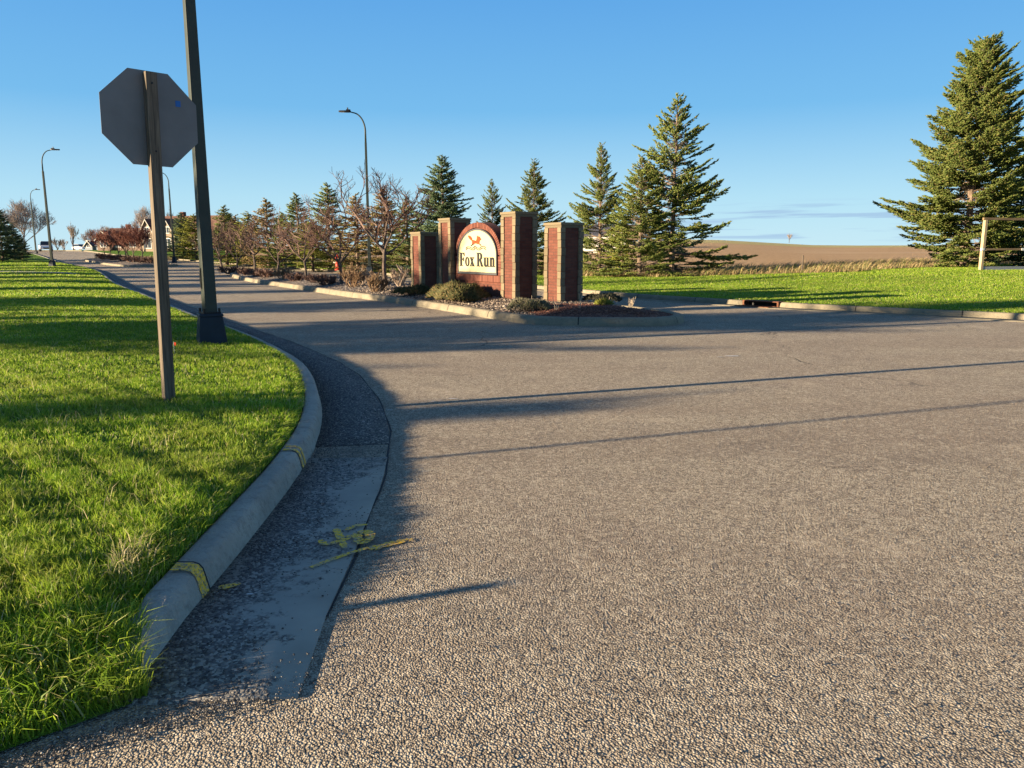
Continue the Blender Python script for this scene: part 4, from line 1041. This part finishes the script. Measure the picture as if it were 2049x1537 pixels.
BP['elm'] = make_bare(25, 8.4, 1.0, 2.0, .12, TWIG_P, BARKG, 7, 3, 1, upness=.25, wt=2.8)
BP['far'] = make_bare(26, 7, .6, 1.8, .14, TWIG_G, BARKG, 5, 3, 1, upness=.4, wt=5)
bused = set()
def put_bare(kind, x, y, z, s, rz, label, group, cat='tree', wid=1):
    pr = BP[kind]; o = pr if kind not in bused else copy_tree(pr); bused.add(kind); o.location = (x, y, z); o.rotation_euler = (0, 0, rz); o.scale = (s * wid, s * wid, s); return tag(o, label, cat, group)
G3 = 'bare crabapple trees in the median'
for kind, px, py, s, rz, label in [
    ('crabA', 771, 572, 1.05, .5, 'bare crabapple with a pale speckled straight trunk, the nearest to the brick sign'),
    ('crabB', 683, 568, 1.0, 2.2, 'bare crabapple with a forked low trunk, in front of the fire hydrant'),
    ('crabC', 613, 561, .90, 4.0, 'dark-trunked bare crabapple, third from the brick sign'),
    ('crabB', 557, 553, .80, 5.0, 'bare crabapple with a low fork, fourth from the brick sign'),
    ('crabA', 510, 549, .84, 3.6, 'bare crabapple with an upswept left limb, fifth from the brick sign'),
    ('crabC', 475, 546, .82, 1.1, 'bare crabapple, sixth from the brick sign'),
    ('crabB', 443, 542, .92, .3, 'bare crabapple just right of the near lamp post, last of its row')]:
    p = on(px, py, Hbed); put_bare(kind, p[0], p[1], p[2] - .03, s, rz, label, G3)
G4 = 'dark red bare trees in the far median'
for i, (px, Y, label) in enumerate([(208, 83.5, 'leftmost dark red bare tree in the far median'), (222, 81.5, 'second dark red bare tree from the left in the far median'), (236, 79.5, 'third dark red bare tree from the left in the far median'),
    (250, 77, 'dark red bare tree at the middle of the far median'), (255, 74.5, 'dark red bare tree with the thickest trunk in the far median'), (266, 72.5, 'dark red bare tree near the front end of the far median'), (283, 71, 'greyish bare tree at the front end of the far median, left of the wooden post')]):
    X = atx(px, Y); put_bare('red', X, Y, float(Hbed2(X, Y)) - .03, .95 - .04 * (i % 3) + (.1 if i > 3 else 0), i * 1.9, label, G4)
for kind, px, Y, zb, s, rz, wid, label in [
    ('elm', 50, 125, 1.0, .84, .4, 1.15, 'large spreading bare tree at the left behind the farthest lamp'),
    ('elm', 292, 135, 1.2, .78, 2.0, .8, 'bare tree rising behind the gable end of the brown house'),
    ('far', 147, 160, 1.2, .72, 1.2, 1.0, 'small bare tree on the skyline at the head of the road'),
    ('far', 115, 220, .6, .55, 2.6, 1.8, 'faint bare tree on the skyline right of the leaning-looking lamp'),
    ('far', 128, 230, .6, .5, 3.6, 1.7, 'faint bare tree between the lamp and the small skyline tree'),
    ('elm', 185, 165, 1.0, .50, 3.0, 1.0, 'pinkish bare tree behind the small far houses'),
    ('elm', 218, 160, 1.0, .54, 4.1, 1.0, 'pinkish bare tree above the white-gabled house roof'),
    ('far', 1578, 292, 4.3, .42, 1.0, 1.5, 'lone small bare tree on the crest of the ploughed field'),
    ('far', 345, 140, 1.2, .95, 1.0, .6, 'thin bare tree behind the roof of the brown house')]:
    put_bare(kind, atx(px, Y), Y, zb, s, rz, label, 'bare trees in the distance', 'tree', wid)
# shrubs in the median bed
SP = {'dry': make_bare(31, .75, 1.1, 0, .05, TWIG_B, TWIG_B, 5, 3, 7, name='shrub', upness=.3, wt=.9), 'pale': make_bare(32, .8, .9, 0, .05, TWIG_G, TWIG_G, 4, 3, 8, name='shrub', upness=.4, wt=1.1),
      'low': make_bare(33, .5, 1.3, 0, .06, TWIG_R, TWIG_R, 5, 3, 8, name='shrub', upness=.1, wt=.9)}
sused = set()
def put_shrub(kind, px, py, s, rz, label, H=Hbed, wid=1.):
    p = on(px, py, H); pr = SP[kind]; o = pr if kind not in sused else copy_tree(pr); sused.add(kind)
    o.location = (p[0], p[1], p[2] - .02); o.rotation_euler = (0, 0, rz); o.scale = (s * wid, s * wid, s); tag(o, label, 'shrub', 'leafless shrubs in the median bed')
put_shrub('dry', 708, 574, 1.05, 0, 'reddish brown leafless shrub between the forked and the speckled-trunk trees', wid=1.3)
put_shrub('dry', 751, 585, .9, 1.1, 'dark reddish dry shrub at the foot of the speckled-trunk tree', wid=1.2)
put_shrub('pale', 802, 573, .95, .4, 'pale upright leafless shrub left of the shortest brick pillar', wid=1.2)
put_shrub('pale', 727, 570, .8, 2.0, 'pale twiggy shrub with a leaning stick behind the reddish one')
put_shrub('low', 652, 570, .9, 0, 'low brown shrub left of the forked tree trunk', wid=1.3)
put_shrub('low', 590, 562, .9, 1.4, 'low brown shrub beside the third tree trunk', wid=1.4)
put_shrub('low', 632, 564, .8, 2.4, 'low brown shrub between the second and third tree trunks', wid=1.5)
put_shrub('dry', 568, 559, .8, 2.9, 'low dry shrub left of the third tree trunk', wid=1.5)
put_shrub('low', 535, 555, 1.0, 3.9, 'low dry shrub between the fourth and fifth trees', wid=1.5)
put_shrub('low', 497, 550, 1.0, 4.9, 'low dry shrub left of the fifth tree', wid=1.6)
put_shrub('low', 457, 546, 1.0, 5.9, 'low dry shrub between the last two median trees', wid=1.6)
put_shrub('low', 515, 553, .9, .9, 'low dry shrub in front of the fifth tree', wid=1.5)
for i, (px, Y) in enumerate([(225, 79), (245, 76), (262, 73.5), (283, 71.5), (300, 70), (205, 82.5)]):
    X = atx(px, Y); o = copy_tree(SP['low']); o.location = (X, Y, float(Hbed2(X, Y))); o.scale = (2.2, 2.2, 1.3); o.rotation_euler = (0, 0, i)
    tag(o, ['low dark shrub under the second red tree of the far median', 'low dark shrub at the middle of the far median', 'low dark shrub near the front of the far median', 'low dark shrub at the kerb end of the far median', 'low dark shrub beside the wooden post in the far median', 'low dark shrub at the far tip of the far median'][i], 'shrub', 'low shrubs in the far median')

def make_mound(seed, rx, ry, h, n, mat, ln=.11, name='juniper_bush', thick=.13):
    r = np.random.default_rng(seed); t = empty(name); u = r.uniform(0, 2 * np.pi, n); q = np.sqrt(r.uniform(0, 1, n))
    bump_ = 1 + .18 * np.sin(3 * u + seed) + .12 * np.sin(7 * u + 2 * seed)
    X = q * np.cos(u) * rx * bump_; Y = q * np.sin(u) * ry * bump_; zt = h * np.sqrt(np.clip(1 - (q * .97) ** 2.2, 0, 1)) * (1 + .18 * np.sin(X * 9 + seed) * np.cos(Y * 8))
    Z = zt * r.uniform(.35, 1.0, n) ** .5
    D = np.stack([np.cos(u) * (.4 + q), np.sin(u) * (.4 + q), .75 + r.uniform(-.3, .5, n)], 1) + r.normal(0, .35, (n, 3))
    Ln = ln * r.uniform(.6, 1.3, n); v, f = spindles(np.stack([X, Y, Z], 1), D, Ln, Ln * thick)
    np_mesh('foliage', v, f, mat, t)
    b = MB(); rr = random.Random(seed)
    for k in range(9): a = k * .7; b.tube([(0, 0, -.03), (math.cos(a) * rx * .4, math.sin(a) * ry * .4, h * .4), (math.cos(a) * rx * .75, math.sin(a) * ry * .75, h * .55)], [.018, .012, .005], 4, False)
    b.build('stem', BARK, t); return t
JUN = mat_needle('juniper_needles', [(0, (.045, .05, .02)), (.5, (.09, .095, .032)), (.8, (.14, .12, .045)), (1, (.24, .15, .07))], .08)
HEATH = mat_needle('silvery_perennial', [(0, (.10, .09, .06)), (.5, (.2, .18, .12)), (.85, (.12, .15, .05)), (1, (.36, .3, .22))], .08)
DARKJ = mat_needle('dark_perennial', [(0, (.02, .025, .018)), (.6, (.05, .055, .035)), (1, (.1, .09, .06))], .05)
def put(o, px, py, rz, label, cat, group=None, H=Hbed): p = on(px, py, H); o.location = (p[0], p[1], p[2] - .02); o.rotation_euler = (0, 0, rz); return tag(o, label, cat, group)
put(make_mound(41, .86, .62, .44, 9000, JUN, .12), 918, 603, MROT, 'large spreading olive juniper in front of the arched sign', 'bush')
put(make_mound(42, .45, .34, .27, 3500, HEATH, .08, 'perennial_mound', .10), 1060, 622, .3, 'silvery brown mounded perennial between the tall and the right short pillar', 'plant')
put(make_mound(43, .5, .4, .22, 2500, DARKJ, .08, 'perennial_mound'), 1207, 604, .3, 'dark mounded perennial right of the short pillar', 'plant')
put(make_mound(44, .55, .4, .26, 2600, JUN, .10), 832, 590, .3, 'small dark juniper at the foot of the leftmost pillar', 'bush')
put(make_mound(45, .16, .14, .12, 400, NEED_Y, .09, 'perennial_clump'), 1208, 611, .3, 'small yellow-green leafy clump in the mulch right of the pillars', 'plant')
def stalks(px, py, n, r, h, label):
    rr = random.Random(px); b = MB()
    for k in range(n):
        a = rr.uniform(0, 6.28); q = rr.uniform(0, r); x0, y0 = q * math.cos(a), q * math.sin(a); hh = h * rr.uniform(.5, 1.1); lx, ly = rr.uniform(-.25, .25) * hh, rr.uniform(-.25, .25) * hh
        b.tube([(x0 * .15, y0 * .15, -.03), (x0 + lx * .4, y0 + ly * .4, hh * .5), (x0 + lx, y0 + ly, hh)], [.006, .005, .003], 4)
    b.box(-.012, .012, -.012, .012, -.04, .01)
    o = b.build('dry_stalks', mat_simple('dry_stalk', (.42, .34, .24), .8)); put(o, px, py, 0, label, 'plant', 'dry perennial stalks in the median bed')
stalks(1262, 614, 12, .14, .30, 'cluster of pale dry stalks near the tip of the median')
stalks(1112, 621, 5, .12, .32, 'few thin dry stalks at the foot of the right short pillar')
stalks(1160, 617, 4, .2, .34, 'thin dry stalks before the dark face of the right short pillar')
stalks(1064, 612, 4, .3, .32, 'thin dry stalks rising from the silvery mound')
stalks(1217, 609, 4, .08, .22, 'short dry stalks beside the yellow-green clump')

# ---------------------------------------------------------------- storm drain, hydrant, stakes, timber frame, posts
def build_drain():
    a, b_ = RGs[iA], RGs[iB]; m = (a + b_) / 2; T = (b_ - a).normalized(); ang = math.atan2(T.y, T.x); L = (b_ - a).length / 2
    t = empty('storm_drain', (m[0], m[1], 0), ang + math.pi, 'rusty kerb inlet of a storm drain in the right kerb', 'drain')
    # after turning, local -y... the kerb lies on local +y side
    b = MB(); b.box(-L + .005, L - .005, .46, .80, .135, .165); b.box(-L + .005, -L + .06, .47, .79, -.02, .134); b.box(L - .06, L - .005, .47, .79, -.02, .134); b.build('hood', RUST, t, bevel=.01)
    b = MB(); b.box(-L + .06, L - .06, .74, .79, -.3, .134); b.build('throat', BLACK, t)
    b = MB()
    for k in range(9): x = -L + .08 + k * (2 * L - .16) / 8; b.box(x - .014, x + .014, .06, .46, .017, .032)
    b.box(-L + .04, L - .04, .03, .06, .017, .034); b.box(-L + .04, L - .04, .461, .49, .017, .034); b.build('grate', RUST, t)
build_drain()
def lathe(b, prof, k=16, axis='z', c=(0, 0, 0)):
    v = []
    for r, h in prof:
        for j in range(k):
            a = 6.2832 * j / k; x, y = r * math.cos(a), r * math.sin(a)
            v.append((c[0] + x, c[1] + y, c[2] + h) if axis == 'z' else ((c[0] + h, c[1] + x, c[2] + y) if axis == 'x' else (c[0] + x, c[1] + h, c[2] + y)))
    n = len(prof); b.add(v, [(i * k + j, i * k + (j + 1) % k, (i + 1) * k + (j + 1) % k, (i + 1) * k + j) for i in range(n - 1) for j in range(k)] + [tuple(range(k)), tuple((n - 1) * k + j for j in range(k))]); return b
p = on(676, 541, Hr)
hy = empty('fire_hydrant', p, R_(200), 'red fire hydrant with a white cap standing on the lawn beyond the right kerb', 'hydrant')
RED = mat_simple('hydrant_red', (.42, .05, .03), .45, 0, .2, 10); 
hs = 1.35
lathe(MB(), [(.17, 0), (.17, .05), (.11, .06), (.11, .55), (.14, .56), (.14, .60), (.12, .62), (.10, .70), (.05, .76), (.03, .80), (.0, .81)]).build('barrel', RED, hy, True)
lathe(MB(), [(.07, -.2), (.07, .2)], 12, 'x', (0, 0, .45)).build('side_nozzle', mat_simple('hydrant_cap', (.7, .68, .62), .5), hy, True)
lathe(MB(), [(.09, 0), (.09, .2), (.06, .24)], 12, 'y', (0, 0, .42)).build('front_nozzle', RED, hy, True)
hy.scale = (hs, hs, hs)
def stake(px, py, h, label, H=Hr, w=.03, mat=None):
    q = on(px, py, H); b = MB(); b.box(-w, w, -.012, .012, -.15, h * .97); b.prism([(-w, h * .97), (w, h * .97), (0, h)], 'y', -.012, .012); o = b.build('wooden_stake', mat or WOOD2, bevel=.003); o.location = q; o.rotation_euler = (R_(2), R_(-2), .4); tag(o, label, 'stake')
stake(577, 530, .95, 'thin pale wooden stake on the lawn before the spruces')
q = on(1605, 544, Hr); o = MB().box(-.035, .035, -.035, .035, -.2, .8).build('fence_post', WOOD, bevel=.006); o.location = q; tag(o, 'single short wooden post in the dry grass at the field edge', 'post')
q = on(349, 708, Hl); b = MB(); b.tube([(0, 0, -.05), (0, 0, .16)], .004, 6); b.build('marker_flag', mat_simple('flag_wire', (.4, .4, .4), .4)); fl = bpy.data.objects['marker_flag']
fl.location = q; o = MB().box(0, .03, -.002, .002, .11, .15).build('flag', mat_simple('flag_orange', (.8, .08, .02), .6), fl); tag(fl, 'tiny orange utility marker flag behind the wooden sign post', 'flag')
def build_frame():
    q = on(1962, 541, Hr); ang = R_(14); t = empty('timber_frame', q, ang, 'bare timber frame with top beam, middle rail and grey bottom board at right', 'frame')
    for x in (0, 4.2):
        MB().box(x - .07, x + .07, -.07, .07, -.4, 2.24).build('post', WOOD2, t, bevel=.006)
    WR = mat_wood('brown_rail', (.16, .10, .055), (.34, .23, .12), (3, 30, 30)); MB().box(-.14, 4.5, -.045, .045, 2.245, 2.35).build('top_beam', WR, t, bevel=.005)
    rail = MB().box(-.13, 4.4, -.155, -.073, .90, .99).build('middle_rail', WR, t, bevel=.004)
    for x in (-.20, 2.0, 4.4): MB().box(x, x + .13, -.165, -.072 if x < 0 or x > 4 else -.156, .89, 1.0).build('rail_end_cap' if x != 2.0 else 'rail_joint', WHITE, rail)
    MB().box(.075, 4.12, -.055, -.02, -.1, .17).build('bottom_board', mat_simple('grey_board', (.30, .31, .33), .6, 0, .3, 12), t, bevel=.004)
build_frame()
# posts out of the frame at the left whose long thin shadows cross the road
p = S2 * -6.5 + N2 * 5.52; t = empty('street_name_post', (p[0], p[1], float(Hl(p[0], p[1]))), .3, 'thin steel post carrying a blank narrow plate at the corner lawn, outside the frame', 'post')
MB().tube([(0, 0, -.2), (0, 0, 3.6)], .026, 10).build('post', mat_simple('galvanised', (.4, .4, .42), .4, .7), t)
MB().box(-.3, .3, -.004, .004, 3.45, 3.6).build('plate', ALU, t)
p = S2 * -4.6 + N2 * 3.22; t = empty('marker_post', (p[0], p[1], float(Hl(p[0], p[1]))), .3, 'low wooden marker post at the verge corner, outside the frame', 'post')
MB().box(-.04, .04, -.03, .03, -.2, .86).build('post', WOOD, t, bevel=.004)
MB().box(-.045, .045, -.034, -.031, .7, .85).build('reflector', WHITE, t)

# ---------------------------------------------------------------- houses, cars
def mat_siding(name, c):
    t = NT(name); p = t.pos(coord='object'); s = t.n.new('ShaderNodeSeparateXYZ'); t.l.new(p, s.inputs[0])
    w = t.math('FRACT', t.math('MULTIPLY', s.outputs[2], 6)); return t.fin(t.mix(t.step(w, .0, .12, .5, 0), c, tuple(x * .5 for x in c)), .7, t.bump(w, .02))
SID = {k: mat_siding('siding_' + k, c) for k, c in {'tan': (.27, .20, .14), 'white': (.62, .60, .56), 'grey': (.22, .24, .27), 'brown': (.17, .11, .08)}.items()}
def mat_roof(name, a, b):
    t = NT(name); k = t.voro(3.2, out='Color', vec=t.pos((1, 1, 2.2), 'object')); sp = t.n.new('ShaderNodeSeparateColor'); t.l.new(k, sp.inputs[0]); return t.fin(t.mix(sp.outputs[0], a, b), .9)
TRIM = mat_simple('trim_paint', (.36, .34, .3), .6)
ROOFB = mat_roof('brown_shingle', (.11, .055, .04), (.2, .11, .08)); ROOFD = mat_roof('dark_shingle', (.04, .045, .06), (.09, .09, .11))
def gable(b, x0, x1, y0, y1, z0, z1, ov=.35, along='x', th=.14):
    # two slopes as thick slabs
    if along == 'x':
        ym = (y0 + y1) / 2; k = (z1 - z0) / (ym - y0)
        for s, ye in ((-1, y0), (1, y1)):
            yo = ye + s * ov; zo = z0 - ov * k; b.prism([(yo, zo), (ym, z1), (ym, z1 + th), (yo, zo + th)], 'x', x0 - ov, x1 + ov)
    else:
        xm = (x0 + x1) / 2; k = (z1 - z0) / (xm - x0)
        for s, xe in ((-1, x0), (1, x1)):
            xo = xe + s * ov; zo = z0 - ov * k; b.prism([(xo, zo), (xm, z1), (xm, z1 + th), (xo, zo + th)], 'y', y0 - ov, y1 + ov)
def window(par, x, z, w, h, y, n=1):
    f = MB(); f.box(x - w / 2 - .07, x + w / 2 + .07, y - .05, y + .02, z - .07, z + h + .07); o = f.build('window', WHITE, par)
    MB().box(x - w / 2, x - .03, y - .062, y - .049, z, z + h).box(x + .03, x + w / 2, y - .062, y - .049, z, z + h).build('pane', GLASS, o)
def house(x, y, z, rz, W, D, wall, ridge, wmat, rmat, gables, label, porch=False):
    t = empty('house', (x, y, z), rz, label, 'house', 'houses at the far end of the road')
    b = MB(); b.box(-W / 2, W / 2, 0, D, -.6, wall)
    b.prism([(0.02, wall), (D - .02, wall), (D / 2, ridge - .02)], 'x', -W / 2 + .01, W / 2 - .01)
    for gx_, gw, gh, gp in gables: b.box(gx_ - gw / 2, gx_ + gw / 2, -gp, .01, -.6, wall + .004); b.prism([(gx_ - gw / 2, wall + .003), (gx_ + gw / 2, wall + .003), (gx_, gh - .02)], 'y', -gp + .003, D / 2)
    b.build('wall', wmat, t)
    b = MB(); gable(b, -W / 2, W / 2, 0, D, wall, ridge)
    b.build('roof', rmat, t)
    for gx_, gw, gh, gp in gables:
        b = MB(); gable(b, gx_ - gw / 2, gx_ + gw / 2, -gp, D / 2 - .4, wall, gh, .25, 'y', .12); b.build('gable_roof', rmat, t)
        b = MB()
        for s in (-1, 1): b.prism([(gx_ + s * (gw / 2 + .25), wall - .25 * (gh - wall) / (gw / 2) - .12), (gx_, gh - .10), (gx_, gh + .10), (gx_ + s * (gw / 2 + .25), wall - .25 * (gh - wall) / (gw / 2) + .08)], 'y', -gp - .30, -gp - .255)
        b.build('trim_board', TRIM, t); window(t, gx_, wall + .1, gw * .3, (gh - wall) * .4, -gp)
        window(t, gx_, .9, gw * .45, 1.3, -gp)
    xs = np.arange(-W / 2 + 1.2, W / 2 - .8, 2.6)
    for xx in xs:
        if all(abs(xx - g_[0]) > g_[1] / 2 + .6 for g_ in gables): window(t, xx, .9, 1.0, 1.2, 0)
    g0 = gables[-1] if gables else None
    MB().box(W / 2 - 1.0, W / 2 - .1, -.04, .0, 0.0, 2.05).build('door', mat_simple('door_brown', (.2, .1, .06), .6), t)
    MB().box(-W * .2, -W * .2 + .6, D / 2 - .3, D / 2 + .3, ridge - .6, ridge + .7).build('chimney', BRICK, t)
    return t
zz = 1.15
house(atx(355, 112), 112, .95, R_(-18), 11.5, 8, 2.9, 5.45, SID['tan'], ROOFB, [(-4.4, 2.6, 4.9, .8), (-.9, 2.6, 4.9, .8)], 'large brown house with two tan front gables behind the wooden sign post')
house(atx(243, 122), 122, 1.15, R_(-15), 8.5, 7, 2.1, 3.75, SID['brown'], ROOFB, [(-2.7, 2.4, 3.3, .6)], 'low house with a reddish roof and a white-trimmed gable behind the dark red trees')
house(atx(193, 160), 160, 1.25, R_(-20), 5.8, 7, 1.2, 2.3, SID['grey'], ROOFD, [(-1.5, 2.0, 2.1, .5)], 'small grey house with a dark roof at the head of the road')
house(atx(1212, 120), 120, 1.2, R_(-12), 8, 7, 2.6, 4.1, SID['white'], ROOFD, [(1.5, 3, 3.8, .6)], 'white house glimpsed through the spruces right of the pillars')

def car(x, y, z, rz, body, label, suv=True):
    t = empty('parked_car', (x, y, z), rz, label, 'car')
    P = mat_simple('car_paint_' + label.split()[0], body, .25, .1, 0, 1, 0, .6)
    pr = [(-2.2, .35), (-2.25, .6), (-2.2, .85), (-1.3, .98), (-1.2, 1.0), (1.9, 1.0), (2.2, .95), (2.25, .55), (2.2, .35)]
    b = MB(); b.prism(pr, 'y', -.90, .90); bd = b.build('body', P, t, bevel=.06)
    b = MB(); lo = [(-1.25, .95), (2.05, .95), (1.85, 1.55), (-.35, 1.6)] if suv else [(-1.1, .95), (1.7, .95), (.9, 1.42), (-.2, 1.45)]
    v = [(a, s * (.80 if c < 1 else .64), c) for s in (-1, 1) for a, c in lo]; b.add(v, [(0, 1, 2, 3), (7, 6, 5, 4), (0, 4, 5, 1), (1, 5, 6, 2), (2, 6, 7, 3), (3, 7, 4, 0)]); b.build('cabin_glass', GLASS, t, bevel=.04)
    MB().box(-.35 if suv else -.2, 1.8 if suv else .85, -.62, .62, 1.58 if suv else 1.43, 1.63 if suv else 1.47).build('roof_panel', P, t, bevel=.02)
    for sx in (-1.4, 1.4):
        for sy in (-1, 1):
            w = lathe(MB(), [(.20, -.11), (.34, -.11), (.35, 0), (.34, .11), (.20, .11)], 18, 'y', (sx, sy * .80, .34)).build('wheel', BLACK, t); lathe(MB(), [(.02, -.115), (.19, -.118), (.19, .118), (.02, .115)], 12, 'y', (sx, sy * .80, .34)).build('rim', ALU, w)
    for sy in (-1, 1): MB().box(-2.27, -2.2, sy * .68 - .15, sy * .68 + .15, .66, .80).build('headlight', WHITE, t)
    MB().box(-2.275, -2.22, -.45, .45, .42, .62).build('grille', BLACK, t)
    for sy in (-1, 1): MB().box(-.95, -.8, sy * .98 - .07, sy * .98 + .07, .98, 1.12).build('wing_mirror', P, t)
    return t
cy = 127; cx = atx(92, cy)
car(cx, cy, float(rise(cx, cy)), R_(124), (.75, .76, .78), 'white car with a dark windscreen coming over the crest of the road')
cy = 205; cx = atx(161, cy); car(cx, cy, float(rise(cx, cy)) + .1, R_(150), (.7, .7, .7), 'pale car parked by the far grey house')
# a pavement strip crossing the left lawn, and stray white flecks of paint on the road
pv = [on(-40, 542, Hl), on(150, 547, Hl), on(158, 549.5, Hl), on(-40, 544, Hl)]
b = MB(); n = 14; v = []
for i in range(n + 1):
    for a_, c_ in ((pv[0], pv[3]), (pv[1], pv[2])): pass
A0, A1, B0, B1 = pv[0], pv[1], pv[3], pv[2]
for i in range(n + 1):
    u = i / n
    for k in range(2):
        q = (A0.lerp(A1, u)) if k == 0 else (B0.lerp(B1, u)); v.append((q[0], q[1], float(Hl(q[0], q[1])) + .03))
b.add(v, [(2 * i, 2 * i + 1, 2 * i + 3, 2 * i + 2) for i in range(n)]); o = b.build('pavement', CONC); tag(o, kind='structure')
mb = MB(); rr = random.Random(3)
for px, py, r in [(780, 821, .035), (757, 820, .015), (905, 796, .05), (866, 801, .035), (880, 799, .03), (500, 1190, .018), (512, 1188, .01), (1465, 711, .14), (1440, 713, .06)]:
    c = gp2(px, py); k = 9; mb.add([(c[0] + r * rr.uniform(.6, 1.2) * math.cos(6.283 * i / k), c[1] + r * .45 * rr.uniform(.6, 1.2) * math.sin(6.283 * i / k), .0195 if px < 790 else .006) for i in range(k)], [tuple(range(k))])
o = mb.build('painted_marking', mat_simple('white_fleck', (.55, .53, .5), .8)); tag(o, kind='structure')
# the fog-like distant tree belt on the horizon
